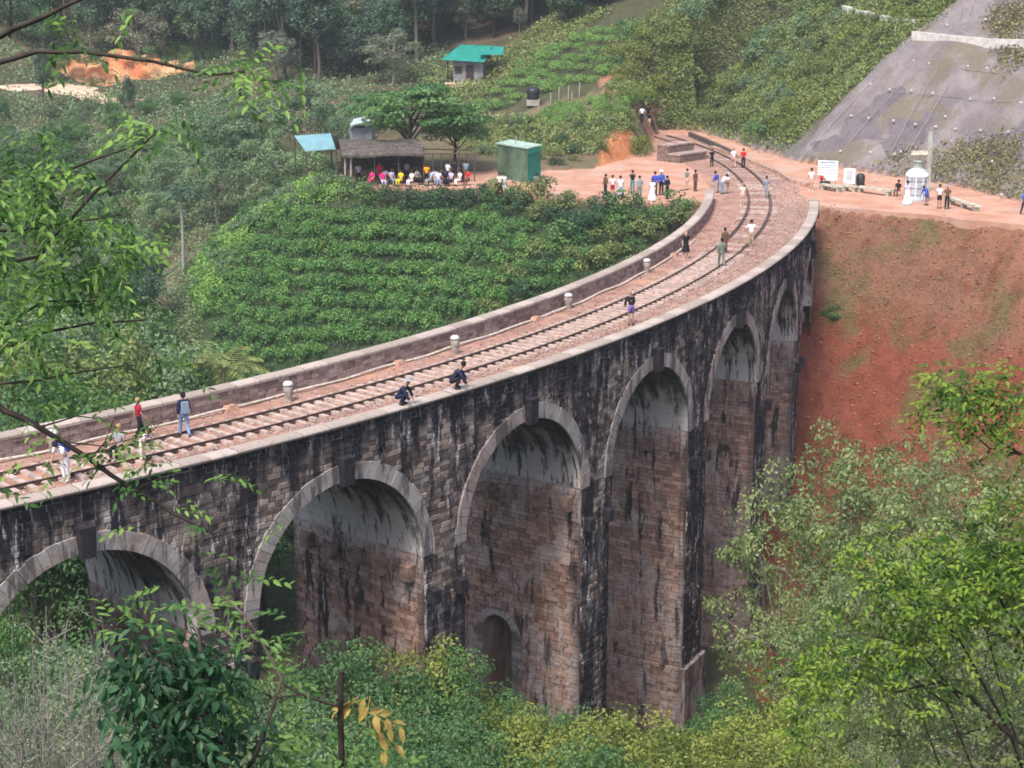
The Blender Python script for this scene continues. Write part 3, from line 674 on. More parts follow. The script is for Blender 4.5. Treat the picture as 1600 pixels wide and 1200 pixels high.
def shrub_mesh(kind, n, r, hh, nc, nl, ln, lm, cs=.4):
    L = []
    for i in range(n):
        g = np.random.default_rng(hash_(kind)+i); cb = MB(); tb = MB()
        for j in range(nc):
            q = g.normal(size=3); q /= np.linalg.norm(q); q *= g.uniform(.3, 1)**.5; q[2] = abs(q[2]); p = (q[0]*r, q[1]*r, .1+q[2]*hh)
            clump(cb, p, (cs*r, cs*r, cs*r*.75), nl, ln, ln*.5, g)
            if j % 4 == 0: tb.tube([(0,0,-.4), (p[0]*.5, p[1]*.5, p[2]*.4), p], [.035, .025, .01], 4, cap=False)
        L.append((tb.mesh(kind+'_stem', bark), cb.mesh(kind+'_leaves', lm)))
    LIB[kind] = L
shrub_mesh('shrub_mid', 3, 1.2, 1.3, 16, 55, .20, L_mid); shrub_mesh('shrub_dark', 3, 1.2, 1.3, 16, 55, .20, L_dark); shrub_mesh('shrub_olive', 3, 1.2, 1.2, 16, 50, .19, L_olive)
shrub_mesh('shrub_lime', 3, 1.2, 1.3, 16, 55, .18, L_yel); shrub_mesh('shrub_pale', 3, 1.2, 1.3, 16, 50, .2, L_pale)
shrub_mesh('tea', 5, .78, .42, 12, 60, .13, L_tea, .42); shrub_mesh('tea_bright', 4, .9, .38, 14, 75, .12, L_tea2, .40)
shrub_mesh('grass', 3, .7, .5, 10, 34, .34, L_yel, .4)
NAMES = dict(broad=('broadleaf_tree','tree'), pale=('pale_tree','tree'), dark=('forest_tree','tree'), tall=('tall_forest_tree','tree'), greydark=('grey_tree','tree'), layer=('spreading_tree','tree'),
             vale=('valley_tree','tree'), valepale=('valley_tree','tree'), valeyel=('valley_tree','tree'), front=('leafy_tree','tree'), frontpale=('pale_leafy_tree','tree'), frontyel=('yellowish_leafy_tree','tree'),
            airy=('slender_tree','tree'), lush=('leafy_small_tree','tree'), yellow=('yellowish_small_tree','tree'), tea=('tea_bush','tea bush'), tea_bright=('tea_bush','tea bush'), grass=('grass_tuft','grass tuft'))
def plant(kind, loc, s_=1.0, label=None, group=None, sz=None, rz=None, name=None, v=None):
    nm, cat = NAMES.get(kind, ('shrub', 'shrub')); nm = name or nm
    tm, cm = LIB[kind][random.randrange(len(LIB[kind])) if v is None else v]
    r = empty(nm, loc, rz if rz is not None else random.uniform(0, 6.28), label, cat, group); k = random.uniform(.92, 1.08); r.scale = (s_, s_, (sz or s_)*k)
    tree = cat == 'tree'
    link('trunk' if tree else 'stem', tm, r); link('crown' if tree else 'leaves', cm, r); return r
def tree_top(kind, x, yt, Y, hk, label, group=None, s_=1.0, sink=0, **k):
    """tree whose top shows at (x, yt) at the distance Y; its foot stands on the ground there"""
    p = at(x, yt, Y); z0 = tz(p.x, Y)-sink; h = max(2.0, p.z-z0); f = h/hk
    return plant(kind, (p.x, Y, z0), s_*f if s_ else f, label, group, f, **k)
HK = dict(vale=12.6, valepale=12.6, valeyel=12.6, front=7.6, frontpale=7.6, frontyel=7.6, broad=7.4, pale=7.8, dark=10, tall=15.3, greydark=8.8, layer=6.6, airy=7.9, lush=4.5, yellow=4.3)

# level earth of the plaza and of the path, one sheet with a worn outline
m = NT('trodden_earth', .95, .1); p = m.pos(); a = m.noise(p, .45, 5, .6); f = m.noise(p, 6, 5, .7); sp = m.n('ShaderNodeSeparateXYZ'); m.l(p, sp.inputs[0])
c = m.mix(m.sm(a, .35, .65), (.40,.20,.130), (.50,.295,.215)); c = m.mix(m.math('MULTIPLY', m.sm(m.noise(p, .2, 3, .5), .5, .62), .6), c, (.45,.31,.25))
c = m.mix(m.math('MULTIPLY', m.sm(f, .5, .75), .35), c, (.56,.43,.36)); c = m.mix(m.math('MULTIPLY', m.math('SUBTRACT', 1.0, m.sm(f, .3, .42)), .4), c, (.28,.14,.09)); m.col(c); m.bump(f, .6, .05)
import bmesh
bm = bmesh.new(); V = []; n = len(PLAT)
for i in range(n):
    a, c_ = np.array(PLAT[i]), np.array(PLAT[(i+1) % n]); k = max(1, int(np.linalg.norm(c_-a)/.5)); nn_ = np.array([(c_-a)[1], -(c_-a)[0]])/np.linalg.norm(c_-a)
    for j in range(k):
        q = a+(c_-a)*j/k; q = q+nn_*(.25+float(vnoise(q[0], q[1], .9, 41))*.35+float(vnoise(q[0], q[1], 3, 42))*.5); V.append(bm.verts.new((q[0], q[1], .035)))
V2 = [bm.verts.new((v.co.x, v.co.y, -.75)) for v in V]
for i in range(len(V)): bm.faces.new((V[i], V2[i], V2[(i+1) % len(V)], V[(i+1) % len(V)]))
bm.faces.new(V); bmesh.ops.triangulate(bm, faces=bm.faces[:]); me = bpy.data.meshes.new('path'); bm.to_mesh(me); bm.free(); me.materials.append(m.m); M_path = m.m
tag(link('path', me), 'trodden orange earth of the plaza and the path beside the railway', None, None, 'structure')

# ------------------------------------------------------------------ planting
def gz(X, Y):
    X = np.asarray(X, float); Y = np.asarray(Y, float); i = np.clip(np.searchsorted(gx, X)-1, 0, len(gx)-2); j = np.clip(np.searchsorted(gy, Y)-1, 0, len(gy)-2)
    u = np.clip((X-gx[i])/(gx[i+1]-gx[i]), 0, 1); v = np.clip((Y-gy[j])/(gy[j+1]-gy[j]), 0, 1)
    return (GZ[i,j]*(1-u)+GZ[i+1,j]*u)*(1-v)+(GZ[i,j+1]*(1-u)+GZ[i+1,j+1]*u)*v
def hits(px, py, y0=45, y1=400, steps=500):
    px = np.asarray(px, float); py = np.asarray(py, float); u = (px-800)/F; v = (py-600)/F
    dy = cos(PIT)-v*sin(PIT); dz = -sin(PIT)-v*cos(PIT); Ys = y0*(y1/y0)**np.linspace(0, 1, steps)
    out = np.full((len(px), 3), np.nan); done = np.zeros(len(px), bool)
    for Yk in Ys:
        X = u/dy*Yk; Z = HC+dz/dy*Yk; g = gz(X, np.full(len(X), Yk)); n_ = (Z < g) & ~done
        out[n_] = np.stack([X[n_], np.full(n_.sum(), Yk), g[n_]], 1); done |= n_
    return out
def inpoly(px, py, P): return inside(np.asarray(px, float), np.asarray(py, float), P)
def scatter(poly, n, y0=45, y1=400, seed=1):
    g = np.random.default_rng(seed); P = np.array(poly, float); lo, hi = P.min(0), P.max(0); q = g.uniform(lo, hi, (n*6, 2)); q = q[inpoly(q[:,0], q[:,1], poly)][:n]
    h = hits(q[:,0], q[:,1], y0, y1); k = ~np.isnan(h[:,0]); return h[k]
def pxy(p):
    v = np.array([p[0], p[1], p[2]-HC]); dep = v[1]*cos(PIT)-v[2]*sin(PIT); return 800+F*v[0]/dep, 600+F*(-v[1]*sin(PIT)-v[2]*cos(PIT))/dep
FREE = [[(996,235),(984,200),(986,160),(1030,160),(1040,200),(1060,235),(1080,290),(1018,290),(1010,250)], [(916,290),(920,262),(955,202),(990,202),(990,262),(980,290)]]
def spaced(H, d):
    out = []
    for p in H:
        if p[1] > 120 and any(inpoly([pxy(p)[0]], [pxy(p)[1]], Q)[0] for Q in FREE): continue
        if all((p[0]-q[0])**2+(p[1]-q[1])**2 > d*d for q in out): out.append(p)
    return out
def undergrowth(name, regions, lm, ln, label, seed, hgt=.5):
    """a low cover nobody could count: tufts of leaves on the slopes, one object"""
    g = np.random.default_rng(seed); C = []
    for poly, n, y0, y1 in regions: C.append(scatter(poly, n, y0, y1, seed+len(C)))
    C = np.concatenate(C); th, of = np.degrees(np.arctan2(C[:,1]-CY, C[:,0]-CX)), np.hypot(C[:,0]-CX, C[:,1]-CY)-RR
    C = C[~((abs(of) < 4.6) & (th < -5))]; ip = inside(C[:,0], C[:,1], PLAT); C = C[~ip]
    pp_ = np.array([pxy(p) for p in C]); C = C[~((C[:,1] > 120) & (inpoly(pp_[:,0], pp_[:,1], FREE[0]) | inpoly(pp_[:,0], pp_[:,1], FREE[1])))]
    k = 7; C = np.repeat(C, k, 0); n = len(C); sc = np.clip(C[:,1]/120, .5, 1.8)[:,None]; C = C+g.normal(size=(n,3))*np.array([.35,.35,.0])*sc; C[:,2] = gz(C[:,0], C[:,1])+g.uniform(0, hgt, n)*sc[:,0]
    N = unit(g.normal(size=(n,3))*.7+np.array([0,-.3,.8])); A = g.normal(size=(n,3)); tone = np.clip(np.repeat(g.uniform(.1,.8, n//k), k)+g.normal(size=n)*.2, 0, 1)
    b = MB(); leaves(b, C, A, N, ln*sc[:,0]*g.uniform(.6,1.3,n), ln*.55*sc[:,0], tone); o = b.build(name, lm); tag(o, label, None, None, 'stuff')
VALLEY = [(0,150),(340,155),(470,260),(330,420),(290,600),(0,690)]
undergrowth('undergrowth', [(VALLEY, 6500, 75, 260), ([(0,0),(700,0),(700,140),(560,230),(340,150),(0,140)], 2500, 150, 330)], L_pale, .24, 'tangled pale green undergrowth covering the far valley side', 3)
undergrowth('ground_cover', [([(320,460),(500,230),(560,285),(790,290),(1085,305),(1100,330),(900,440),(600,545),(330,610)], 2600, 70, 150)], L_dark, .22, 'dense green ground cover between the tea bushes below the plaza', 5, .25)
undergrowth('hill_scrub', [([(1040,0),(1500,0),(1240,235),(1090,210),(1040,190)], 5200, 150, 330), ([(700,190),(1000,175),(1000,245),(720,240)], 1300, 135, 260), ([(960,40),(1080,40),(1090,250),(990,235)], 900, 135, 260), ([(640,120),(760,100),(860,30),(960,20),(900,55),(720,180)], 900, 150, 260)], L_olive, .24, 'olive scrub and dry grass covering the hill above the railway', 7)
undergrowth('valley_scrub', [([(-50,700),(1700,700),(1700,1250),(-50,1250)], 7000, 18, 110)], L_mid, .26, 'green scrub filling the valley floor below the arches', 9)
undergrowth('weeds', [([(1280,330),(1600,360),(1600,560),(1280,520)], 420, 80, 130), ([(1280,520),(1600,560),(1600,900),(1210,900)], 260, 60, 130)], L_olive, .15, 'sparse weeds on the red earth embankment', 11, .2)
undergrowth('slope_grass', [([(1470,235),(1600,215),(1600,325),(1500,312),(1440,300)], 520, 110, 200), ([(1545,20),(1600,10),(1600,120),(1560,110)], 300, 110, 220), ([(1270,290),(1440,230),(1500,310),(1300,300)], 100, 110, 200)], L_dry, .26, 'dry olive grass grown through the netting of the rock slope', 13, .5)

# forest behind
g = np.random.default_rng(21); k = 0
for _ in range(5000):
    Y_ = g.uniform(203, 275); x = g.uniform(-60, 1075); p = at(x, 0, Y_); X_ = p.x
    if Y_ < 227 and x < 400: continue
    if Y_ < 213 and 660 < x < 980: continue
    if 880 < x and Y_ < 215: continue
    if any((X_-a)**2+(Y_-c_)**2 < 3.3**2 for a, c_ in (FORP if k else [])): continue
    FORP = (FORP if k else [])+[(X_, Y_)]; kind = g.choice(['dark','dark','tall','tall','broad','greydark'])
    if x > 930: kind = 'tall'
    plant(kind, (X_, Y_, tz(X_, Y_)-.5), g.uniform(.8, 1.25), {'dark':'dark green forest tree among its like on the hill behind','tall':'tall dark forest tree among its like on the hill behind','broad':'rounded green tree within the forest on the hill behind','greydark':'greyish tree within the forest on the hill behind'}[kind], {'dark':'forest trees on the far hill','tall':'tall forest trees on the far hill','broad':'rounded trees on the far hill','greydark':'grey trees on the far hill'}[kind]); k += 1
    if k > 360: break
for x, w in ((972,1),(985,.8),(1003,1),(1030,1.1),(1052,.9)):
    p = at(x, 60, 214); b = MB(); z0 = tz(p.x, 214); r = empty('bare_trunk_tree', (p.x, 214, z0), 0, 'straight pale trunk rising into the forest beside its like at the top', 'tree', 'straight pale trunks at the forest edge')
    b.tube([(0,0,-1), (.1,0,6), (.15,0,14), (.2,0,20)], [.22*w,.2*w,.16*w,.1*w], 7); b.build('trunk', bark_p, r, True)
    cbm = LIB['tall'][0][1]; o = link('crown', cbm, r); o.location = (0, 0, 8)
g = np.random.default_rng(77)
for i in range(34):
    Y_ = g.uniform(198, 232); p = at(g.uniform(880, 1060), 0, Y_); plant('dark' if i % 3 else 'broad', (p.x, Y_, tz(p.x, Y_)-.5), g.uniform(.55, .8), 'smaller dark tree at the forest edge above the tea field', 'smaller trees above the tea field')
# single trees that stand out
def T1(kind, x, yt, Y, label, s_=1.0, **k): return tree_top(kind, x, yt, Y, HK[kind], label, None, s_, **k)
T1('greydark', 612, 35, 196, 'rounded grey green tree left of the turquoise roofed house', 1.25, v=0)
T1('greydark', 812, 5, 212, 'grey tree with bare pale limbs right of the turquoise roof', .7, v=1)
T1('pale', 480, 118, 168, 'broad pale green tree left of and above the café', 1.0, v=0)
T1('pale', 385, 135, 166, 'broadest pale green tree, left of the blue tin roof', 1.25, v=1)
T1('pale', 430, 190, 150, 'pale green tree just left of the blue tin roof', .95, v=2)
T1('pale', 335, 225, 150, 'pale tree at the left foot of the wooded slope by the palm', .8, v=3)
T1('layer', 640, 132, 137.5, 'spreading tree with flat layers shading the café', 1.3, v=0)
T1('layer', 712, 168, 139, 'smaller spreading tree at the right end of the café', .95, v=1)
T1('pale', 560, 150, 158, 'pale tree behind the café roof', .8, v=2)
T1('dark', 200, 118, 200, 'dark young tree standing before the orange bank', .55, v=2)
T1('tall', 62, 70, 195, 'tall tree with pale forked trunk left of the orange bank', .6, v=0)
T1('dark', 205, 350, 120, 'dark tree at the foot of the bare earth slope', .7, v=0)
# left valley
g = np.random.default_rng(31)
for i, p in enumerate(spaced(scatter([(0,165),(310,165),(340,230),(330,330),(250,420),(210,470),(0,470)], 400, 90, 230, 5), 4.2)[:64]):
    kind = ['pale','broad','lush','pale','broad','lush'][g.integers(0, 6)]
    lowp = pxy(p)[1] < 235
    plant(kind, (p[0], p[1], p[2]-.4), g.uniform(.42, .75)*(1.5 if kind == 'lush' else 1)*(.5 if lowp else 1), {'pale':'pale grey green tree','broad':'darker rounded green tree','lush':'low leafy green tree'}[kind]+(' on the valley side just below the dirt road' if lowp else ' in the valley left of the tea slope'), {'pale':'pale','broad':'rounded','lush':'leafy'}[kind]+' trees '+('below the dirt road' if lowp else 'in the left valley'))
g = np.random.default_rng(33)
for i, (x, yt, Y_, kind, s_) in enumerate([(20,455,84,'broad',.9),(75,480,90,'pale',.9),(130,450,96,'broad',.9),(185,470,92,'lush',1.1),(235,455,98,'yellow',1.1),(60,540,78,'lush',1.1),(120,545,80,'pale',.9),(165,520,82,'yellow',1.0),(220,500,84,'pale',1.0),
      (30,600,72,'broad',.8),(95,600,74,'lush',1.0),(150,590,76,'broad',.8),(205,575,78,'lush',1.0),(255,540,82,'pale',.9),(285,580,82,'lush',.9),(305,520,92,'lush',.8),(345,575,86,'lush',.6),(400,575,90,'lush',.5),(10,520,80,'yellow',.9),(262,500,92,'pale',.9)]):
    T1({'broad':'vale','lush':'vale','pale':'valepale','yellow':'valeyel'}[kind], x, yt, Y_, {'broad':'full green tree crowded behind the far parapet at the left end','lush':'full green tree crowded behind the far parapet at the left end','pale':'pale green tree crowded behind the far parapet at the left end','yellow':'olive tinted tree crowded behind the far parapet at the left end'}[kind], 1.0)['group'] = {'broad':'green','lush':'green','pale':'pale','yellow':'olive'}[kind]+' trees behind the far parapet'
# tea slope: rows along the contours
TEA = [(332,470),(345,440),(372,395),(420,335),(470,318),(560,306),(700,312),(800,330),(850,385),(905,415),(890,440),(740,498),(600,545),(480,560),(345,555)]
tn = 0; tea_lab = 'low tea bush in the rows on the slope below the plaza'
for r in range(15):
    z = -1.9-r*.98; x = -27.0
    while x < 9 and tn < 285:
        # walk down from the plaza until the ground reaches the level z
        Ys = np.linspace(131, 106, 60); g_ = gz(np.full(60, x), Ys); i = np.argmax(g_ < z)
        if g_[i] < z:
            Y_ = Ys[i]; d = Vector((x, Y_, gz(x, Y_))); v = d-Vector((0,0,HC)); dep = v.y*cos(PIT)-v.z*sin(PIT); px = 800+F*v.x/dep; py = 600+F*(-v.y*sin(PIT)-v.z*cos(PIT))/dep
            if inpoly([px], [py], TEA)[0] and py > 318+max(0, 0):
                plant('tea', d+Vector((0,0,-.1)), random.uniform(1.2, 1.6), tea_lab, 'tea bushes on the slope below the plaza', random.uniform(1.3, 1.9)); tn += 1
        x += random.uniform(1.0, 1.35)
# upper tea fields
UP = [(722,182),(770,140),(815,108),(860,80),(905,58),(945,50),(958,75),(955,118),(925,130),(860,142),(800,165),(745,188)]
acc = {}
for h in scatter(UP, 6000, 130, 240, 8):
    r = round(h[2]/.85)
    if abs(h[2]-r*.85) > .13 or any(abs(h[0]-q) < 1.7 for q in acc.get(r, [])): continue
    acc.setdefault(r, []).append(h[0])
    o = plant('tea_bright', (h[0], h[1], h[2]-.1), 1.1, 'bright clipped tea bush in the upper tea field', 'tea bushes in the upper field', random.uniform(1.1, 1.4), random.uniform(-.1,.1)); o.scale.x *= 1.6
for i, p in enumerate(spaced(scatter([(845,190),(870,170),(930,160),(990,155),(992,178),(930,188),(870,198)], 500, 130, 230, 9), 1.8)[:40]):
    plant('tea_bright', (p[0], p[1], p[2]-.05), random.uniform(.8, 1.05), 'clipped tea bush in the small field above the plaza bank', 'tea bushes in the small field', random.uniform(1.4, 2.0))
undergrowth('ridge_grass', [([(470,235),(530,270),(545,300),(520,312),(440,325),(395,350),(350,440),(330,480),(300,470),(300,430),(370,330)], 2600, 90, 150)], L_tea2, .26, 'tall bright grass along the left ridge of the tea slope', 17, .7)
# shrubs
def shrubs(poly, n, d, kinds, s0, s1, label, group, y0=60, y1=300, seed=1, keep=None):
    H = spaced(scatter(poly, n*8, y0, y1, seed), d)[:n]
    for p in H:
        if inside(np.array([p[0]]), np.array([p[1]]), PLAT)[0]: continue
        th, of = rp(p[0], p[1])
        if abs(of) < 5.2 and th < -5: continue
        plant(random.choice(kinds), (p[0], p[1], p[2]-.15), random.uniform(s0, s1), label, group)
shrubs([(545,309),(780,314),(780,330),(545,326)], 26, 1.3, ['shrub_dark','shrub_mid'], .8, 1.15, 'rounded bush in the hedge along the top of the tea slope', 'hedge bushes below the café', seed=2)
shrubs([(780,308),(1000,322),(1010,345),(920,400),(860,390),(790,330)], 42, 1.7, ['shrub_mid','shrub_dark','shrub_olive'], .9, 1.4, 'bushy shrub on the bank below the plaza', 'shrubs on the bank below the plaza', seed=3)
shrubs([(925,350),(1085,312),(1095,330),(1060,365),(960,420),(915,420)], 34, 1.4, ['shrub_mid','shrub_olive','shrub_mid'], .8, 1.3, 'green shrub crowding the outer side of the far parapet', 'shrubs by the far parapet near the plaza', seed=4)
shrubs([(490,240),(545,290),(540,306),(420,335),(345,440),(320,470),(305,455),(400,310)], 60, 1.2, ['shrub_pale','tea_bright','shrub_pale','shrub_mid'], .7, 1.05, 'pale leafy shrub along the left edge of the tea slope', 'shrubs along the left edge of the tea slope', seed=5)
shrubs([(820,395),(930,410),(820,470),(760,490)], 14, 1.5, ['shrub_dark','shrub_olive'], .8, 1.2, 'dark shrub at the right end of the tea rows', 'shrubs at the right end of the tea rows', seed=6)
shrubs([(965,50),(1060,30),(1062,200),(1068,235),(1048,235),(1030,190),(960,150)], 46, 1.9, ['shrub_lime','shrub_olive','shrub_lime','shrub_mid'], .9, 1.5, 'yellow green shrub beside the footpath up the hill', 'shrubs beside the hill footpath', 130, 260, seed=7)
shrubs([(968,205),(1012,195),(1020,262),(965,262)], 14, 1.3, ['shrub_lime'], .8, 1.1, 'bright shrub between the orange bank and the footpath', 'bright shrubs above the plaza', 130, 200, seed=8)
shrubs([(745,190),(1000,180),(975,240),(860,258),(745,240)], 34, 1.9, ['shrub_olive','shrub_dark','shrub_olive','shrub_pale'], .5, .85, 'low scrubby bush on the brown bank behind the plaza', 'scrub on the bank behind the plaza', 130, 200, seed=9)
shrubs([(1075,0),(1330,0),(1300,60),(1240,150),(1200,215),(1090,195),(1065,120)], 110, 1.9, ['shrub_mid','shrub_pale','shrub_olive','shrub_pale','shrub_olive'], .8, 1.6, 'leafy shrub on the overgrown hillside above the railway', 'shrubs on the hillside above the railway', 150, 330, seed=10)
shrubs([(1250,190),(1330,110),(1420,45),(1470,0),(1400,0),(1330,50),(1255,130),(1205,200),(1215,232)], 60, 1.5, ['shrub_lime','shrub_olive'], .8, 1.2, 'yellow green shrub along the upper edge of the netting', 'shrubs beside the rock netting', 130, 330, seed=11)
shrubs([(1276,335),(1300,340),(1305,500),(1268,520)], 16, 1.0, ['shrub_dark','shrub_mid'], .5, .8, 'dark shrub on the embankment against the viaduct end', 'shrubs at the viaduct end', 85, 130, seed=12)
for (x, yt, Y_, kind, s_) in [(1110,60,205,'broad',.9),(1160,20,210,'broad',.9),(1195,70,190,'broad',.7),(1090,110,195,'dark',.6),(1240,10,200,'broad',.7),(1130,130,184,'dark',.55),(1170,140,178,'broad',.6)]:
    T1(kind, x, yt, Y_, 'bushy tree on the green hillside above the railway', s_)['group'] = 'bushy trees on the green hillside'
# airy trees in front of the red embankment
for i, (x, yt, Y_, s_) in enumerate([(1228,722,74,.7),(1305,668,76,.75),(1375,742,72,.7),(1440,690,76,.8),(1510,705,72,.8),(1580,690,68,.8),(1285,850,66,.6),(1345,860,62,.65),(1420,820,66,.75),(1290,985,56,.6),(1490,840,60,.8),(1570,810,60,.8),(1370,965,52,.7),(1440,960,58,.7),(1540,930,54,.7),(1320,1050,50,.6)]):
    T1('airy', x, yt, Y_, 'slender olive leaved tree in front of the red embankment', s_)['group'] = 'slender trees before the embankment'
# valley floor and slope in front of the piers
for i, (x, yt, Y_, kind, s_) in enumerate([(540,985,52,'lush',.9),(610,975,54,'lush',1.0),(680,985,54,'yellow',.9),(725,1010,53,'lush',.7),(590,1070,44,'lush',.9),(660,1080,46,'lush',.9),(730,1070,48,'lush',.9),(800,1085,48,'yellow',.8),(860,1095,50,'lush',.8),
      (920,1085,48,'yellow',.9),(985,1090,46,'yellow',.9),(1040,1110,50,'lush',.7),(560,1130,36,'lush',.8),(640,1150,34,'lush',.8),(740,1140,38,'lush',.9),(830,1140,38,'yellow',.9),(910,1150,36,'lush',.8),(1000,1150,38,'yellow',.9),(1090,1130,48,'yellow',1.0),(1160,1120,50,'yellow',1.0),(1230,1140,46,'yellow',1.0),(1300,1150,44,'yellow',1.0),
      (1105,1110,56,'lush',.8),(1150,1085,60,'lush',.6),(1140,1030,68,'lush',.55),(1205,1080,54,'yellow',.9),(60,940,46,'pale',.7),(20,900,48,'broad',.6),(100,1000,40,'pale',.7),(330,1030,48,'lush',.8),(400,1040,50,'pale',.7),(470,1060,44,'pale',.7),(200,1000,46,'pale',.6)]):
    T1({'lush':'front','broad':'front','yellow':'frontyel','pale':'frontpale'}[kind], x, yt, Y_, {'lush':'leafy green small tree crowding the valley in front of the piers','yellow':'yellow green small tree crowding the valley in front of the piers','pale':'pale tangled tree at the left below the arches','broad':'green tree at the far left below the arches'}[kind], min(1.0, s_*1.0))['group'] = {'lush':'green small trees before the piers','yellow':'yellowish small trees before the piers','pale':'pale trees below the left arches','broad':'green trees below the left arches'}[kind]

# ------------------------------------------------------------------ far road and orange bank
m = NT('orange_bank', .95, .1); p = m.pos(); a = m.noise(p, .35, 5, .65); f = m.noise(p, 1.6, 5, .7)
c = m.mix(m.sm(a, .38, .62), (.50,.17,.075), (.72,.42,.22)); c = m.mix(m.math('MULTIPLY', m.sm(f, .5, .7), .6), c, (.40,.20,.14)); m.col(c); m.bump(f, .8, .5); M_bank = m.m
def px_at(x, y, Y): return at(x, y, Y)
road = [(-60,128),(0,133),(90,140),(180,152),(240,155),(345,158)]
b = MB(); rows = []
for (x, y), w in zip(road, (2.5,2.5,4,4.5,2.2,1.6)):
    q = at(x, y, 212+(x-0)*.0); rows.append([(q.x, q.y-w, q.z+.12), (q.x, q.y, q.z+.15), (q.x, q.y+w*1.6, q.z+.2), (q.x, q.y+w*2.2, q.z-.6)])
b.grid([[(r[0][0], r[0][1]-1.5, r[0][2]-2.2)]+r for r in rows]); tag(b.build('dirt_road', plain('pale_dirt', (.62,.44,.32), .2, .8)), 'pale dirt road cut along the far hillside', None, None, 'structure')
b = MB(); rows = []
top = [(85,98),(120,84),(150,97),(185,80),(215,88),(250,93),(300,104),(335,122),(350,146)]; bot = [(85,140),(120,138),(150,138),(185,146),(215,149),(250,151),(300,153),(335,154),(350,154)]
for (x, y), (x2, y2) in zip(top, bot):
    q0 = at(x2, y2+3, 219); q1 = at(x, y, 223); rows.append([tuple(q0.lerp(q1, t)+Vector((0, 2.5*sin(t*pi/2)*0+float(vnoise(x*.1+t*3, t*5., 1.2, 51))*1.2, 0))) for t in np.linspace(0, 1, 9)]+[(q1.x, q1.y+6, q1.z-.2)])
R2 = np.array(rows); xs = np.linspace(0, len(rows)-1, 60); R3 = np.stack([[np.interp(xs, range(len(rows)), R2[:,j,k]) for k in range(3)] for j in range(R2.shape[1])]).transpose(2,0,1)
R3[:,4:,2] += (vnoise(R3[:,4:,0], R3[:,4:,1]*0, 1.1, 54)*1.5+vnoise(R3[:,4:,0], R3[:,4:,1]*0, .5, 55)*.6)*np.linspace(0, 1, R3.shape[1]-4)[None]; R3[...,1] += vnoise(R3[...,0], R3[...,2], 1.5, 52)*2.6+vnoise(R3[...,0], R3[...,2], .6, 53)*.6
b.grid(R3); tag(b.build('earth_bank', M_bank, None, True), 'raw orange earth bank cut into the hill above the dirt road', None, None, 'structure')
shr_ = [plant(random.choice(['shrub_pale','shrub_mid']), at(x, y, 219.5), random.uniform(.8, 1.4), 'bush overhanging the rim of the orange bank', 'bushes on the rim of the orange bank') for x, y in ((90,103),(112,93),(135,98),(158,104),(228,96),(262,102),(285,108),(312,116),(330,126),(345,140),(178,150),(205,152),(150,146))]
for i, p in enumerate(spaced(scatter([(200,92),(240,60),(290,38),(340,45),(345,85),(300,98)], 200, 190, 300, 61), 1.6)[:24]):
    plant('tea_bright', (p[0], p[1], p[2]), random.uniform(1.2, 1.7), 'bright green bush on the terrace above the orange bank', 'bushes above the orange bank', 1.6)
# bare earth on the ground itself: the slip at the back of the plaza and the footpath up the hill
vx, vy = GX.ravel(), GY.ravel(); wx = vx+vnoise(vx, vy, .9, 81)*.9+vnoise(vx, vy, 2.2, 82)*.9; wy = vy+vnoise(vx, vy, 1.3, 83)*1.6
for P_, colr in (([(926,262),(936,240),(950,214),(966,204),(984,208),(984,225),(974,262)], (.50,.20,.09)), ([(1030,275),(1030,236),(1014,214),(1004,196),(1000,172),(1009,172),(1016,194),(1030,212),(1048,238),(1074,275)], (.44,.235,.15)), (UP, (.055,.060,.030)), ([(1068,120),(945,120),(940,140),(952,158),(962,130)], (.36,.18,.12))):
    h = hits([q[0] for q in P_], [q[1] for q in P_], 125, 300); w_ = inside(wx, wy, [(q[0], q[1]) for q in h]); soil[w_] = np.array(colr)*(.85+.3*(vnoise(vx, vy, .8, 84)[w_][:,None]+.5))
gr.data.color_attributes['soil'].data.foreach_set('color', np.c_[soil, np.ones(len(soil))].astype(np.float32).ravel())

# ------------------------------------------------------------------ rock slope fittings
net = empty('slope_netting', (edge_l[0].x, edge_l[0].y, 0), 0, 'steel cable netting with pale anchor plates pinned over the rock cutting', 'netting')
M_cable = plain('steel_cable', (.26,.235,.235), .2, 5, .5, .4); M_anch = plain('anchor_plate', (.45,.43,.41), .1, 8)
def on_net(x, y):
    d = ray(x, y); Ys = np.linspace(112, 230, 900); t = Ys/d[1]; X_ = d[0]*t; Z_ = HC+d[2]*t; g_ = terr(X_, Ys, False)+.45; i = int(np.argmax(Z_ < g_)); return Vector((X_[i], Ys[i], g_[i]-.1))
am = MB(); am.lathe((0,0,0), [(.0,.08),(.08,.06),(.12,.0),(.13,-.12)], 8); am = am.mesh('anchor', M_anch)
g = np.random.default_rng(5)
for ia, (x, y) in enumerate([(1428,93),(1452,98),(1480,99),(1512,103),(1542,106),(1390,138),(1424,141),(1457,145),(1396,188),(1430,192),(1462,196),(1493,201),(1532,203),(1330,180),(1357,184),(1313,234),(1360,237),(1398,239),(1516,153),(1553,153),(1360,130),(1595,158),(1575,205),(1477,180),(1408,235),(1368,280),(1565,302),(1550,250),(1520,60),(1560,68),(1480,38),(1540,30)]):
    q = on_net(x, y); o = link('anchor_plate', am); o.location = q; o.rotation_euler = (R_(35), 0, R_(-52)); world_child(o, net)
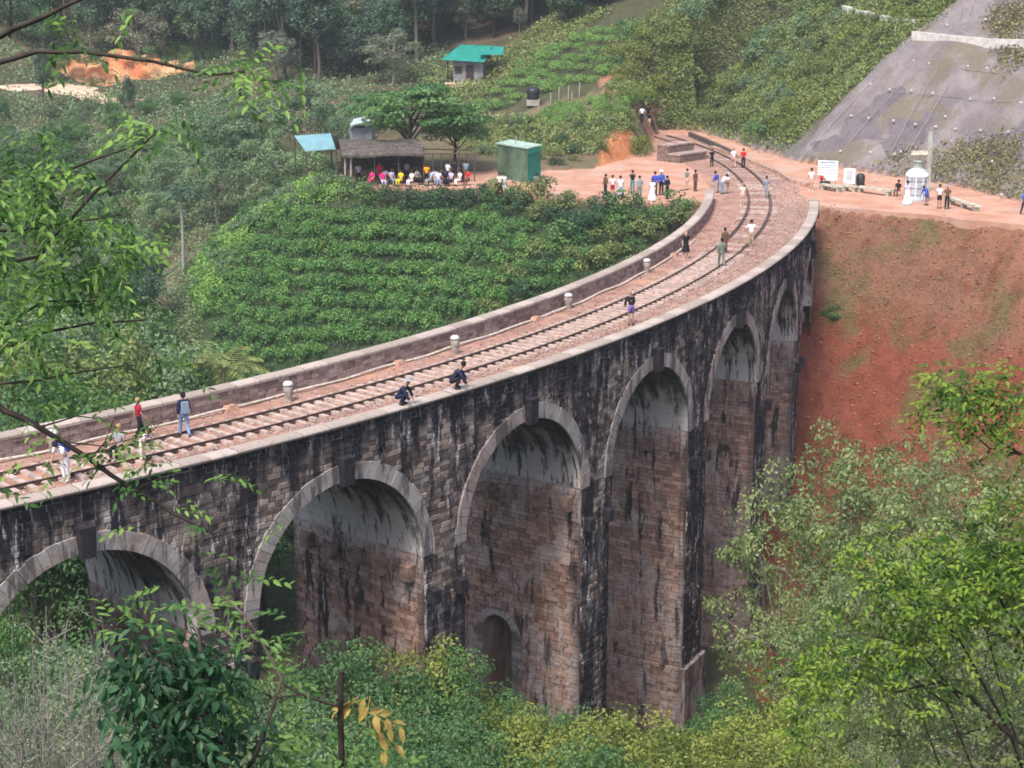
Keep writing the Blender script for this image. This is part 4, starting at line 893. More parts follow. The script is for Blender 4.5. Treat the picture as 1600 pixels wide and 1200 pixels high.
for pts in (((1505,10),(1490,70),(1462,110),(1430,165),(1398,225),(1372,272)),((1520,5),(1503,80),(1480,135),(1440,200),(1400,270)),((1478,60),(1430,110),(1370,170),(1310,240)),((1428,55),(1380,110),(1320,170),(1262,235)),((1250,248),(1300,192),(1352,137),(1432,52),(1500,5)),((1420,100),(1480,105),(1540,110),(1600,118)),((1385,140),(1460,147),(1530,155),(1600,160))):
    P = []
    for i in range(len(pts)-1):
        for t in np.linspace(0, 1, 5)[:-1]: P.append(on_net(pts[i][0]*(1-t)+pts[i+1][0]*t, pts[i][1]*(1-t)+pts[i+1][1]*t))
    b = MB(); b.tube(P, .022, 4); world_child(b.build('cable', M_cable), net)
M_chan = plain('concrete_channel', (.56,.54,.50), .15, 2)
def wallstrip(name, pts, h, w, mat, parent=None, fn=on_net, z=None):
    P = [fn(x, y) for x, y in pts]; Q = []
    for i in range(len(P)-1): Q += [P[i].lerp(P[i+1], t) for t in np.linspace(0, 1, 6)[:-1]]
    Q.append(P[-1]); b = MB(); rows = []
    for i, q in enumerate(Q):
        d = (Q[min(i+1, len(Q)-1)]-Q[max(i-1, 0)]); d.z = 0; d.normalize(); n_ = Vector((-d.y, d.x, 0)); zz = q.z if z is None else z
        rows.append([tuple(Vector((q.x, q.y, 0))+n_*o_+Vector((0, 0, zz+hh))) for o_, hh in ((-w/2,-.5),(-w/2,h),(w/2,h),(w/2,-.5))])
    b.grid(rows); b.add(rows[0], (0,1,2,3)); b.add(rows[-1], (3,2,1,0)); return b.build(name, mat, parent)
o = wallstrip('drain_channel', [(1428,54),(1480,60),(1540,65),(1620,68)], .30, .55, M_chan); tag(o, 'white concrete drain channel running across the netted rock slope', 'drain channel')
def on_hill(x, y):
    h = hits([x], [y], 125, 350)[0]; return Vector(h)+Vector((0,0,.1))
o = wallstrip('drain_channel', [(1318,17),(1345,24),(1380,32),(1432,42)], .35, .6, M_chan, None, on_hill); tag(o, 'upper concrete drain channel left of the netting near the top edge', 'drain channel')
for x in range(1325, 1430, 14):
    pass
# kerb between track and cutting
M_kerb = plain('earthy_kerb', (.42,.27,.20), .3, 3)
o = wallstrip('kerb_wall', [(1112,233),(1150,245),(1190,261),(1222,275),(1240,287),(1262,293)], .32, .5, M_kerb, None, lambda x, y: G(x, y, 0), .0); tag(o, 'low earth stained kerb wall between the railway and the rock cutting', 'kerb wall')
o = wallstrip('drain_wall', [(1078,214),(1110,228),(1142,243)], .5, .35, plain('dark_wall', (.10,.085,.075), .3, 3), None, lambda x, y: G(x, y, 0), .0); tag(o, 'dark drain wall at the foot of the rock cutting by the far track', 'drain wall')
# stepped platform beside the far track
pf = empty('brick_platform', G(1085, 256, 0), 0, 'low stepped brown masonry platform left of the far track', 'platform')
M_plat = plain('brown_masonry', (.20,.135,.115), .35, 4); M_platt = plain('platform_top', (.36,.26,.22), .25, 3)
a_ = G(1062, 256, 0); c_ = G(1104, 250, 0); dr = (c_-a_).normalized(); nr = Vector((-dr.y, dr.x, 0)); rz = math.atan2(dr.y, dr.x); L_ = (c_-a_).length
for j, (o0, hh) in enumerate(((0, .8), (1.3, 1.5))):
    cc = (a_+c_)/2+nr*(o0+.7); b = MB(); b.box((cc.x, cc.y, hh/2-.1), (L_-j*.3, 1.35, hh), rz); world_child(b.build('step', M_plat), pf)
    b = MB(); b.box((cc.x, cc.y, hh-.06), (L_-j*.3+.1, 1.42, .12), rz); world_child(b.build('step_cap', M_platt), pf)
# ------------------------------------------------------------------ buildings
M_tealr = plain('turquoise_tin', (.022,.25,.20), .12, 1.5, .5, .4); M_teald = plain('turquoise_dark', (.02,.20,.17), .1, 2)
M_plas = plain('grey_plaster', (.20,.21,.22), .2, 2); M_bluer = plain('pale_blue_tin', (.20,.36,.40), .12, 1.5, .5, .4); M_dkwood = plain('dark_timber', (.05,.035,.028), .3, 5)
def corr(b, P00, P10, P11, P01, n=24, amp=.03):
    """corrugated sheet: ridges run from the first edge to the second"""
    rows = []
    for i in range(n*2+1):
        t = i/(n*2); a_, c_ = Vector(P00).lerp(Vector(P10), t), Vector(P01).lerp(Vector(P11), t); nn_ = (Vector(P10)-Vector(P00)).cross(Vector(P01)-Vector(P00)).normalized()*(amp if i % 2 else -amp); rows.append([a_+nn_, c_+nn_])
    b.grid(rows)
hp = on_hill(735, 128); hs = empty('turquoise_roofed_house', hp, R_(-8), 'small grey house with a turquoise tin hipped roof among the forest edge', 'house')
b = MB(); b.box((0, 0, 1.2), (3.4, 3, 2.9)); b.build('wall', M_plas, hs)
b = MB(); corr(b, (-3.0,-2.3,2.45), (2.0,-2.3,2.2), (2.4,.4,3.9), (-1.2,.4,4.0)); corr(b, (2.0,2.6,2.3), (-3.0,2.6,2.4), (-1.2,.4,4.0), (2.4,.4,3.9)); b.add([(-3.0,-2.3,2.45), (-1.2,.4,4.0), (-3.0,2.6,2.4)], (0,1,2)); b.build('roof', M_tealr, hs)
b = MB(); corr(b, (1.4,-2.2,3.0), (3.9,-1.2,3.0), (3.7,1.2,3.75), (1.3,.9,3.8), 10); b.build('porch_roof', M_tealr, hs)
b = MB(); b.box((.2, -1.53, .9), (.9, .08, 1.9)); b.build('door', M_dkwood, hs); b = MB(); b.box((-1.1, -1.53, 1.3), (.8, .08, .8)); b.build('window', M_dkwood, hs)
for x_ in (-2.3, 2.1, 3.4):
    b = MB(); b.tube([(x_, -1.7, -1.5), (x_, -1.7, 2.7)], .08, 6); b.build('post', M_dkwood, hs)
b = MB(); b.box((0,-2.2,-.35), (5, 2.4, .5)); b.build('terrace', plain('pale_dirt', (.6,.4,.3)), hs)
# green sheet metal kiosk
k0, k1, k2 = G(777, 278, .0), G(824, 287, .0), G(845, 281, .0); kd = k2+(k0-k1)
ks = empty('green_kiosk', k1, 0, 'green corrugated sheet metal kiosk with a flat pale roof on the plaza', 'kiosk')
M_gk = plain('weathered_green_sheet', (.085,.135,.085), .3, .9, .6, .3); M_gt = plain('teal_sheet', (.02,.20,.155), .15, 1.2, .6, .3); M_gr = plain('pale_green_roof', (.33,.46,.38), .15, 1.5)
H2 = 2.75; up = Vector((0,0,H2))
for nm, p_, q_, mt in (('front_wall', k0, k1, M_gk), ('side_wall', k1, k2, M_gt), ('back_wall', k2, kd, M_gt), ('left_wall', kd, k0, M_gk)):
    b = MB(); corr(b, p_, q_, q_+up, p_+up, 14, .025); world_child(b.build(nm, mt), ks)
cc = (k0+k2)/2
b = MB(); rr = [cc+(q-cc)*1.07 for q in (k0, k1, k2, kd)]; b.add([tuple(q+Vector((0,0,H2+h_))) for h_ in (0, .1) for q in rr], [(0,3,2,1),(4,5,6,7),(0,1,5,4),(1,2,6,5),(2,3,7,6),(3,0,4,7)]); world_child(b.build('roof', M_gr), ks)
b = MB(); rr = [cc+(q-cc)*1.02 for q in (k1, k2)]; b.add([tuple(rr[0]+Vector((0,-.05,H2-.4))), tuple(rr[1]+Vector((0,-.05,H2-.4))), tuple(rr[1]+Vector((0,-.05,H2))), tuple(rr[0]+Vector((0,-.05,H2)))], (0,1,2,3)); world_child(b.build('fascia', plain('teal_fascia', (.02,.30,.22))), ks)
b = MB(); b.tube([cc+Vector((-.3,0,H2)), cc+Vector((-.2,0,H2+.7))], .04, 5); world_child(b.build('vent_pipe', M_conc), ks)
# open café under the trees: posts, sagging roof, counter, benches
c0, c1 = G(541, 291, 0), G(742, 286, 0); cf = empty('open_cafe', c0, 0, 'open timber café with a low dark thatched roof and thin posts under the trees', 'café')
M_thatch = plain('dark_thatch', (.10,.085,.075), .35, 3); M_pole = plain('thin_pole', (.09,.07,.06), .3, 6); M_polep = plain('pale_pole', (.34,.31,.27), .25, 6)
Lc = (c1-c0).length; dr = (c1-c0).normalized()
def cp(u, v, z): return c0+dr*u+Vector((-dr.y, dr.x, 0))*v+Vector((0,0,z))
rows = []
for u in np.linspace(-.3, Lc*.60, 14):
    rows.append([tuple(cp(u, v, 2.5+1.0*sin(pi*min(1, max(0, (v+.6)/6.2)))*.8-.0+float(vnoise(u, v, .9, 61))*.25)) for v in (-.6, .6, 2, 3.2, 4.5, 5.6)])
b = MB(); b.grid(rows); b.grid([[(p[0], p[1], p[2]-.18) for p in r] for r in rows]); b.grid([[r[0], (r[0][0], r[0][1], r[0][2]-.18)] for r in rows]); world_child(b.build('thatched_roof', M_thatch), cf)
for u in (-.1, .35, 2.2, 4.1, 6.1): b = MB(); b.tube([cp(u, -.3, -.3), cp(u+.05, -.3, 2.6)], .09 if u < 1 else .05, 6); world_child(b.build('post', M_polep if u < 1 else M_pole, None, True), cf)
for u in (6.9, 7.6, 8.3, 9.0, 9.7, 10.3): b = MB(); b.tube([cp(u, .6, -.3), cp(u+.08, .6, 2.3)], .045, 5); world_child(b.build('post', M_pole), cf)
b = MB(); b.tube([cp(6.2, .6, 2.35), cp(8.5, .6, 2.3), cp(10.8, .6, 2.2)], .05, 5); b.tube([cp(6.2, 3.0, 2.45), cp(10.6, 3.0, 2.3)], .05, 5); world_child(b.build('roof_beam', M_pole), cf)
b = MB(); b.box(cp(3.4, 4.6, 1.1), (6.8, .15, 2.6), math.atan2(dr.y, dr.x)); world_child(b.build('back_wall', M_dkwood), cf)
b = MB(); b.box(cp(5.9, 1.2, .65), (1.7, .7, 1.3), 0); world_child(b.build('counter', M_dkwood), cf)
b = MB(); b.box(cp(1.2, 1.2, .9), (1.9, .08, .5), 0); world_child(b.build('shelf_board', plain('brown_board', (.16,.08,.05))), cf)
tb_ = None
for i, (u, v) in enumerate(((1.3,.4),(3.0,.3),(4.4,.4),(7.4,.3),(8.8,.4))):
    q = cp(u, v, .0)
    if tb_ is None:
        tb_ = empty('cafe_table', q, 0, 'low timber café table among the seated guests', 'table', 'café tables'); bb = MB(); bb.box((0,0,.7), (1.1,.6,.06)); bb.build('table_top', M_dkwood, tb_)
        for sx in (-.45,.45):
            for sy in (-.22,.22): bb = MB(); bb.box((sx,sy,.33), (.06,.06,.68)); bb.build('leg', M_dkwood, tb_)
    else: copy_tree(tb_, None, q)
# tin roofs left of the café
q = G(492, 287, 0); tr_ = empty('blue_roofed_shed', q, 0, 'open shed with a pale blue tin roof at the left end of the café', 'shed')
r0, r1, r2, r3 = at(478, 236, 133.5), at(525, 233, 133.5), at(517, 208, 138), at(460, 212, 138); b = MB(); corr(b, r0, r1, r2, r3, 14, .04); world_child(b.build('roof', M_bluer), tr_)
for r_ in (r0, r1, r2, r3): b = MB(); b.tube([r_+Vector((0,0,-.1)), (r_.x, r_.y, float(gz(r_.x, r_.y))-.5)], .08, 6); world_child(b.build('post', M_pole), tr_)
q = on_hill(565, 215); tr_ = empty('pale_roofed_hut', q, 0, 'hut with a pale grey tin roof half hidden by trees above the café', 'hut')
r0, r1, r2, r3 = at(545, 197, 147), at(590, 186, 147), at(585, 178, 151), at(552, 186, 151); b = MB(); corr(b, r0, r1, r2, r3, 12, .04); world_child(b.build('roof', plain('pale_tin', (.42,.48,.48), .2, 2)), tr_)
b = MB(); b.box(((r0.x+r2.x)/2, (r0.y+r2.y)/2, (r0.z)/2-.3), (2.0, 2.6, r0.z+.1)); world_child(b.build('wall', M_plas), tr_)
# black water tank with fence posts on the bank
q = on_hill(833, 166); wt = empty('black_water_tank', q, 0, 'black plastic water tank on a stand on the bank below the tea field', 'water tank')
b = MB(); b.lathe((0,0,.5), [(.62,0),(.66,.1),(.62,.4),(.66,.7),(.62,1.0),(.4,1.2),(.18,1.25),(.0,1.3)], 14); b.build('tank', plain('black_plastic', (.02,.022,.03), .2, 3, .4, .4), wt, True)
b = MB(); b.box((0,0,.22), (1.3,1.3,.6)); b.build('stand', M_conc, wt)
pm = MB(); pm.tube([(0,0,-.4),(.04,0,1.3)], .06, 5); pm = pm.mesh('fence_post', M_polep)
for x, y in ((873,160),(888,156),(893,165),(842,176),(905,152),(860,168)):
    o = link('fence_post', pm); o.location = on_hill(x, y); tag(o, 'thin pale fence post on the brown bank beside the black tank', 'fence post', 'fence posts beside the black tank')
# ------------------------------------------------------------------ things along the path on the right
M_white = plain('white_board', (.72,.75,.78), .06, 3); M_blue = plain('blue_print', (.12,.20,.42), .1, 3); M_tank = plain('grey_tank', (.46,.49,.54), .15, 1.2)
q = G(1292, 298, 0); sg = empty('notice_board', q, R_(-22), 'white notice board with rows of blue lettering behind the visitors on the path', 'notice board')
b = MB(); b.box((0, 0, 1.75), (1.55, .06, 1.15)); b.build('board', M_white, sg)
g = np.random.default_rng(3)
b = MB()
for r_ in range(5):
    x_ = -.68
    while x_ < .62: w_ = g.uniform(.05, .16); b.box((x_+w_/2, -.037, 2.18-r_*.2), (w_, .01, .10 if r_ == 0 else .05)); x_ += w_+.04
b.build('lettering', M_blue, sg)
for sx in (-.6, .6): b = MB(); b.tube([(sx,.05,-.2),(sx,.05,2.3)], .04, 6); b.build('post', M_conc, sg)
b = MB(); b.box((.35,-.02,1.0), (.8,.05,.34)); b.build('lower_panel', M_white, sg)
q = G(1327, 292, 0); sg = empty('white_panel', q, R_(-22), 'smaller white upright panel standing between the benches', 'panel')
b = MB(); b.box((0,0,.85), (.9,.35,1.15)); b.build('panel', M_white, sg); b = MB(); b.box((0,-.185,.95), (.5,.02,.7)); b.build('print', plain('grey_print', (.5,.53,.56), .1, 3), sg)
for sx in (-.35,.35): b = MB(); b.box((sx,0,.1), (.07,.3,.4)); b.build('foot', M_conc, sg)
q = G(1344, 291, 0); o = MB(); o.lathe((0,0,0), [(.3,0),(.34,.3),(.36,.75),(.33,.8),(.28,.95),(.1,1.02),(0,1.03)], 14); o = o.build('black_bin', plain('bin_plastic', (.025,.027,.03), .2, 3, .5, .4), None, True, q); tag(o, 'black waste bin behind the bench beside the white panel', 'bin')
M_bench = plain('bench_concrete', (.44,.42,.33), .2, 3); bn = None
def bench(x0, y0, x1, y1, lab):
    a_, c_ = G(x0, y0, .42), G(x1, y1, .42); L = (c_-a_).length; rz = math.atan2((c_-a_).y, (c_-a_).x); mid = (a_+c_)/2; e = empty('concrete_bench', (mid.x, mid.y, .03), rz, lab, 'bench', 'concrete benches along the path')
    b = MB(); b.box((0,0,.42), (L,.55,.14), 0, .5, None, .97); b.build('seat', M_bench, e)
    n_ = max(2, round(L/1.5))
    for i in range(n_): b = MB(); b.box((-L/2+.25+(L-.5)*i/(n_-1),0,.17), (.22,.42,.36)); b.build('leg', M_bench, e)
bench(1284, 288, 1315, 293, 'concrete bench under the notice board, leftmost of the four'); bench(1318, 290, 1340, 293, 'short concrete bench below the white panel'); bench(1341, 292, 1393, 299, 'long concrete bench right of the black bin'); bench(1485, 310, 1528, 323, 'concrete bench right of the domed tank, at the end of the row')
q = G(1437, 318, 0); q.y += 1.2; q.z = .03; tk = empty('domed_tank', q, 0, 'grey ribbed tank with a domed top and narrow neck beside the path', 'tank')
b = MB(); b.lathe((0,0,0), [(.80,0),(.84,.15),(.82,.2),(.82,1.75),(.86,1.8),(.84,1.9),(.74,2.15),(.5,2.35),(.3,2.42)], 24); b.build('body', M_tank, tk, True)
b = MB(); b.lathe((0,0,2.4), [(.34,0),(.34,.5),(.38,.52),(.0,.56)], 16); b.build('neck', plain('pale_green_neck', (.42,.48,.42), .1, 3), tk, True)
b = MB(); b.lathe((0,0,1.83), [(.86,0),(.88,.05),(.80,.22),(.72,.34)], 24); b.build('dome_band', M_white, tk, True)
for j in range(10): w_ = 2*pi*j/10; b = MB(); b.box((.83*cos(w_), .83*sin(w_), .98), (.05,.07,1.6), w_); b.build('rib', M_white, tk)
b = MB()
for j in range(3): b.lathe((0,0,.5+j*.5), [(.825,-.05),(.845,0),(.825,.05)], 24)
b.build('hoop', plain('dark_hoop', (.2,.22,.26)), tk, True)
q = G(1456, 303, 0); q.y += 1.5; q.z = 0; tp = at(1456, 205, q.y); pl = empty('concrete_pole', q, 0, 'tall pale concrete pole with a small sign arm behind the domed tank', 'pole')
b = MB(); b.box((0,0,tp.z/2-.3), (.30,.30,tp.z+.6), .3, .5, None, .75); b.build('pole', plain('pole_concrete', (.40,.42,.36), .2, 2), pl)
b = MB(); b.box((-.75,-.02,2.95), (1.3,.08,.32)); b.build('sign_arm', plain('cream_sign', (.60,.55,.45), .2, 4), pl)

# ------------------------------------------------------------------ people
POSES = {}
def skel(pose):
    J = dict(pel=(0,0,.93), wai=(0,0,1.08), che=(0,.0,1.28), nec=(0,0,1.46), hea=(0,.015,1.60), top=(0,.01,1.69),
             sl=(-.17,0,1.40), sr=(.17,0,1.40), el=(-.23,-.01,1.13), er=(.23,-.01,1.13), wl=(-.24,.07,.90), wr=(.24,.07,.90), hl=(-.235,.10,.82), hr=(.235,.10,.82),
             pl=(-.09,0,.90), pr=(.09,0,.90), kl=(-.10,.02,.49), kr=(.10,.02,.49), al=(-.10,-.02,.09), ar=(.10,-.02,.09), tl=(-.115,.13,.035), tr=(.115,.13,.035))
    def upd(**k): J.update(k)
    if pose == 'walk': upd(kl=(-.10,.16,.50), al=(-.10,.22,.10), tl=(-.11,.37,.05), kr=(.10,-.04,.49), ar=(.10,-.26,.14), tr=(.11,-.14,.04), wl=(-.25,-.10,.92), hl=(-.25,-.12,.84), wr=(.25,.20,.96), hr=(.24,.27,.90), er=(.24,.03,1.14), el=(-.24,-.08,1.14))
    if pose == 'hips': upd(el=(-.36,-.04,1.18), wl=(-.19,.08,1.02), hl=(-.14,.10,1.0), er=(.36,-.04,1.18), wr=(.19,.08,1.02), hr=(.14,.10,1.0))
    if pose == 'photo': upd(el=(-.24,.14,1.26), wl=(-.10,.30,1.46), hl=(-.05,.33,1.50), er=(.24,.14,1.26), wr=(.10,.30,1.46), hr=(.05,.33,1.50))
    if pose == 'reach': upd(er=(.36,.02,1.52), wr=(.52,.06,1.70), hr=(.58,.08,1.76))
    if pose in ('bend', 'lean'):
        a = .75 if pose == 'bend' else .4
        for k in ('wai','che','nec','hea','top','sl','sr','el','er','wl','wr','hl','hr'):
            x, y, z = J[k]; dz = z-.93; J[k] = (x, y*cos(a)+dz*sin(a)-.05, .93+dz*cos(a)-y*sin(a))
        upd(el=(-.24,J['sl'][1]+.06,J['sl'][2]-.27), er=(.24,J['sr'][1]+.06,J['sr'][2]-.27), wl=(-.18,J['sl'][1]+.20,J['sl'][2]-.46), wr=(.18,J['sr'][1]+.20,J['sr'][2]-.46), hl=(-.16,J['sl'][1]+.26,J['sl'][2]-.52), hr=(.16,J['sr'][1]+.26,J['sr'][2]-.52))
    if pose in ('squat', 'sit'):
        dz = -.63 if pose == 'squat' else -.46
        for k in ('pel','wai','che','nec','hea','top','sl','sr','el','er','wl','wr','hl','hr','pl','pr'): J[k] = (J[k][0], J[k][1], J[k][2]+dz)
        if pose == 'squat':
            for k, f in (('wai',.07),('che',.20),('nec',.33),('hea',.42),('top',.46),('sl',.28),('sr',.28)): J[k] = (J[k][0], J[k][1]-.12+f, J[k][2]-.05)
            upd(pel=(0,-.14,.30), pl=(-.10,-.14,.29), pr=(.10,-.14,.29), kl=(-.15,.22,.46), kr=(.15,.22,.46), al=(-.13,.02,.09), ar=(.13,.02,.09), tl=(-.15,.17,.035), tr=(.15,.17,.035), el=(-.25,.28,.50), er=(.25,.30,.50), wl=(-.20,.40,.26), wr=(.22,.46,.22), hl=(-.19,.44,.17), hr=(.21,.52,.12))
        else: upd(kl=(-.12,.42,.47), kr=(.12,.42,.47), al=(-.12,.40,.09), ar=(.12,.40,.09), tl=(-.13,.55,.035), tr=(.13,.55,.035), el=(-.25,.06,.68), er=(.25,.06,.68), wl=(-.14,.28,.58), wr=(.14,.28,.58), hl=(-.10,.34,.56), hr=(.10,.34,.56))
    return J
RB = dict(pel=.115, wai=.105, che=.125, nec=.050, hea=.088, top=.062, sl=.060, sr=.060, el=.042, er=.042, wl=.030, wr=.030, hl=.036, hr=.036, pl=.088, pr=.088, kl=.058, kr=.058, al=.038, ar=.038, tl=.030, tr=.030)
ED = [('pel','wai'),('wai','che'),('che','nec'),('nec','hea'),('hea','top'),('che','sl'),('sl','el'),('el','wl'),('wl','hl'),('che','sr'),('sr','er'),('er','wr'),('wr','hr'),('pel','pl'),('pl','kl'),('kl','al'),('al','tl'),('pel','pr'),('pr','kr'),('kr','ar'),('ar','tr')]
def skin(name, J, edges, grow, root):
    ks = []
    for e in edges:
        for k in e:
            if k not in ks: ks.append(k)
    me = bpy.data.meshes.new('t'); me.from_pydata([J[k] for k in ks], [(ks.index(a), ks.index(c)) for a, c in edges], []); o = bpy.data.objects.new('t', me); COL.objects.link(o)
    o.modifiers.new('s', 'SKIN'); me.skin_vertices.new(name='') if not me.skin_vertices else None
    for i, k in enumerate(ks):
        r = RB.get(k, RB.get(k[:2], .05))+grow.get(k, grow['*']); sv = me.skin_vertices[0].data[i]; sv.radius = (r, r*.8 if k in ('che','wai','pel') else r); sv.use_root = (k == root)
    sm_ = o.modifiers.new('d', 'SUBSURF'); sm_.levels = 1
    dg = bpy.context.evaluated_depsgraph_get(); dg.update(); ev = o.evaluated_get(dg); out = bpy.data.meshes.new_from_object(ev); out.name = name
    for p in out.polygons: p.use_smooth = True
    bpy.data.objects.remove(o); return out
def mid(a, c, t): return tuple(a[i]*(1-t)+c[i]*t for i in range(3))
def pose_set(pose):
    if pose in POSES: return POSES[pose]
    J = skel(pose); body = skin('body', J, ED, {'*': 0}, 'pel')
    J['el2'] = mid(J['sl'], J['el'], .75); J['er2'] = mid(J['sr'], J['er'], .75); RB['el2'] = RB['er2'] = .046; RB['wl2'] = RB['wr2'] = .034; RB['kl2'] = RB['kr2'] = .066
    J['wl2'] = mid(J['el'], J['wl'], .85); J['wr2'] = mid(J['er'], J['wr'], .85); J['nec2'] = mid(J['che'], J['nec'], .7); RB['nec2'] = .07
    shirt = skin('shirt', J, [('pel','wai'),('wai','che'),('che','nec2'),('che','sl'),('sl','el2'),('che','sr'),('sr','er2')], {'*': .022}, 'wai')
    jacket = skin('jacket', J, [('pel','wai'),('wai','che'),('che','nec2'),('che','sl'),('sl','el'),('el','wl2'),('che','sr'),('sr','er'),('er','wr2')], {'*': .026}, 'wai')
    trous = skin('trousers', J, [('wai','pel'),('pel','pl'),('pl','kl'),('kl','al'),('pel','pr'),('pr','kr'),('kr','ar')], {'*': .018, 'wai': -.0, 'al': .028, 'ar': .028}, 'pel')
    J['kl2'] = mid(J['pl'], J['kl'], .8); J['kr2'] = mid(J['pr'], J['kr'], .8)
    shorts = skin('shorts', J, [('wai','pel'),('pel','pl'),('pl','kl2'),('pel','pr'),('pr','kr2')], {'*': .022, 'wai': 0}, 'pel')
    b = MB(); w = Vector(J['wai']); h = (Vector(J['kl'])+Vector(J['kr']))/2; rows = []
    for t in np.linspace(0, 1, 7):
        c = w.lerp(Vector((h.x, h.y, h.z-.02)), t); r = .125+.12*t; rows.append([(c.x+r*cos(a)*1.1, c.y+r*sin(a), c.z) for a in np.linspace(0, 2*pi, 15)])
    b.grid(rows); skirt = b.mesh('skirt', None, True)
    b = MB(); rows = []; h2 = (Vector(J['al'])+Vector(J['ar']))/2
    for t in np.linspace(0, 1, 8):
        c = w.lerp(Vector((h2.x, h2.y, .06)), t); r = .13+.17*t+.02*sin(t*9); rows.append([(c.x+r*(1+.06*sin(a*5))*cos(a)*1.1, c.y+r*(1+.06*sin(a*5))*sin(a), c.z) for a in np.linspace(0, 2*pi, 21)])
    b.grid(rows); gown = b.mesh('long_skirt', None, True)
    hd = Vector(J['hea'])*.45+Vector(J['top'])*.55; fw = Vector((0,1,0)); b = MB(); prof = [(.0,.115),(.05,.108),(.088,.075),(.103,.02),(.10,-.03),(.085,-.075)]; hair = MB()
    hair.lathe(hd+Vector((0,-.022,0)), prof, 12); hair = hair.mesh('hair', None, True)
    lh = MB(); lh.lathe(hd+Vector((0,-.03,0)), prof+[(.09,-.14),(.08,-.24),(.03,-.30)], 12, sy=.85); lh = lh.mesh('hair', None, True)
    hat = MB(); hat.lathe(hd+Vector((0,0,.02)), [(.0,.13),(.07,.125),(.105,.08),(.108,.03),(.19,.02),(.195,.01),(.11,.0)], 14); hat = hat.mesh('hat', None, True)
    ch = Vector(J['che']); wa = Vector(J['wai']); ax = (ch-wa).normalized(); bk = Vector((0,-1,0)); bk = (bk-ax*bk.dot(ax)).normalized()
    bp = MB(); Mx = Matrix((Vector((1,0,0)), -bk, ax)).transposed(); bp.box(ch.lerp(wa, .35)+bk*.19, (.30,.17,.42), 0, .5, Mx, .82); bp = bp.mesh('backpack', None)
    sh = MB()
    for k, k2 in (('al','tl'),('ar','tr')): sh.tube([Vector(J[k])+Vector((0,-.03,-.03)), Vector(J[k]).lerp(Vector(J[k2]), .5)+Vector((0,0,-.01)), Vector(J[k2])+Vector((0,.02,.01))], [.045,.047,.035], 7)
    sh = sh.mesh('shoes', None, True)
    POSES[pose] = dict(body=body, shirt=shirt, jacket=jacket, trousers=trous, shorts=shorts, skirt=skirt, long_skirt=gown, hair=hair, long_hair=lh, hat=hat, backpack=bp, shoes=sh); return POSES[pose]
CL = dict(white=(.78,.78,.80), navy=(.020,.024,.055), blue=(.05,.13,.50), royal=(.06,.08,.45), jeans=(.22,.30,.46), black=(.018,.018,.022), red=(.62,.02,.03), maroon=(.35,.02,.05), pink=(.80,.03,.22), yellow=(.85,.62,.02), orange=(.80,.32,.02), grey=(.30,.31,.33), greygreen=(.17,.20,.17),
          lilac=(.55,.50,.68), violet=(.16,.11,.34), khaki=(.38,.30,.20), teal=(.10,.22,.22), cream=(.70,.62,.52), bluegrey=(.22,.28,.36), brown=(.14,.08,.05), sky=(.35,.50,.70), blush=(.66,.40,.36))
def cm(c): return plain('cloth_'+c, CL[c], .12, 8, .85, .1)
SK = [plain('skin_brown', (.20,.10,.06), .08, 8, .6, .3), plain('skin_tan', (.38,.22,.15), .08, 8, .6, .3), plain('skin_fair', (.56,.36,.28), .08, 8, .6, .3)]
M_hair = plain('hair_dark', (.015,.012,.010), .2, 20); M_hairf = plain('hair_fair', (.38,.24,.11), .2, 20)
def person(pose, x, y, rz, top, low, label, s_=1.0, z=.03, sk=1, hair='hair', fair=False, pack=None, jacket=False, shoe='black', loc=None, bottom='trousers'):
    P = pose_set(pose); q = loc if loc is not None else G(x, y, z); r = empty('person', q, R_(rz), label, 'person'); r.scale = (s_, s_, s_)
    def put(k, mt, nm=None):
        o = bpy.data.objects.new(nm or k, P[k]); COL.objects.link(o); o.parent = r
        if not o.data.materials: o.data.materials.append(mt)
        o.material_slots[0].link = 'OBJECT'; o.material_slots[0].material = mt
    put('body', SK[sk]); put('jacket' if jacket else 'shirt', cm(top))
    if bottom: put(bottom, cm(low))
    put('hat', cm(hair[4:]) if hair.startswith('hat_') else M_hair) if hair.startswith('hat_') else put(hair, M_hairf if fair else M_hair, 'hair')
    if pack: put('backpack', cm(pack))
    put('shoes', cm(shoe)); return r
near_par = lambda x, y: (lambda q: pol(rp(q.x, q.y)[0], 3.72, .905))(G(x, y, .9))
# on the viaduct
person('bend', 104, 752, 150, 'white', 'white', 'person in white bending forward with a blue backpack at the near left of the track', 1.0, pack='royal', hair='hair', shoe='cream')
person('walk', 219, 688, -60, 'maroon', 'black', 'person in a dark red top and black trousers walking beside the far rail', .95, sk=1, fair=True)
person('walk', 289, 684, 30, 'navy', 'jeans', 'person in a navy top and pale jeans walking between the rails at the left', 1.02, jacket=True, pack='bluegrey')
person('sit', 188, 716, 160, 'grey', 'black', 'person in grey half hidden by the hanging branch on the left part of the track', 1.0, z=.06, fair=True)
person('bend', 224, 722, -120, 'white', 'cream', 'person in white stooping right of the grey seated person behind the leaves', .85)
person('squat', 0, 0, 250, 'navy', 'navy', 'person in navy crouching on the near parapet with a grey cap, left of the pair', 1.0, loc=near_par(630, 633), jacket=True, hair='hat_grey')
person('squat', 0, 0, 265, 'navy', 'black', 'bare headed person in navy crouching on the near parapet, right of the pair', 1.08, loc=near_par(708, 607), jacket=True)
person('lean', 986, 508, 20, 'black', 'violet', 'person in a black top and violet shorts leaning over by the near rail', 1.0, jacket=True, fair=True, bottom='shorts')
person('stand', 1071, 405, 200, 'black', 'black', 'woman in a short black dress standing beside the far parapet', .98, sk=2, bottom='skirt', hair='long_hair', fair=True, shoe='blush')
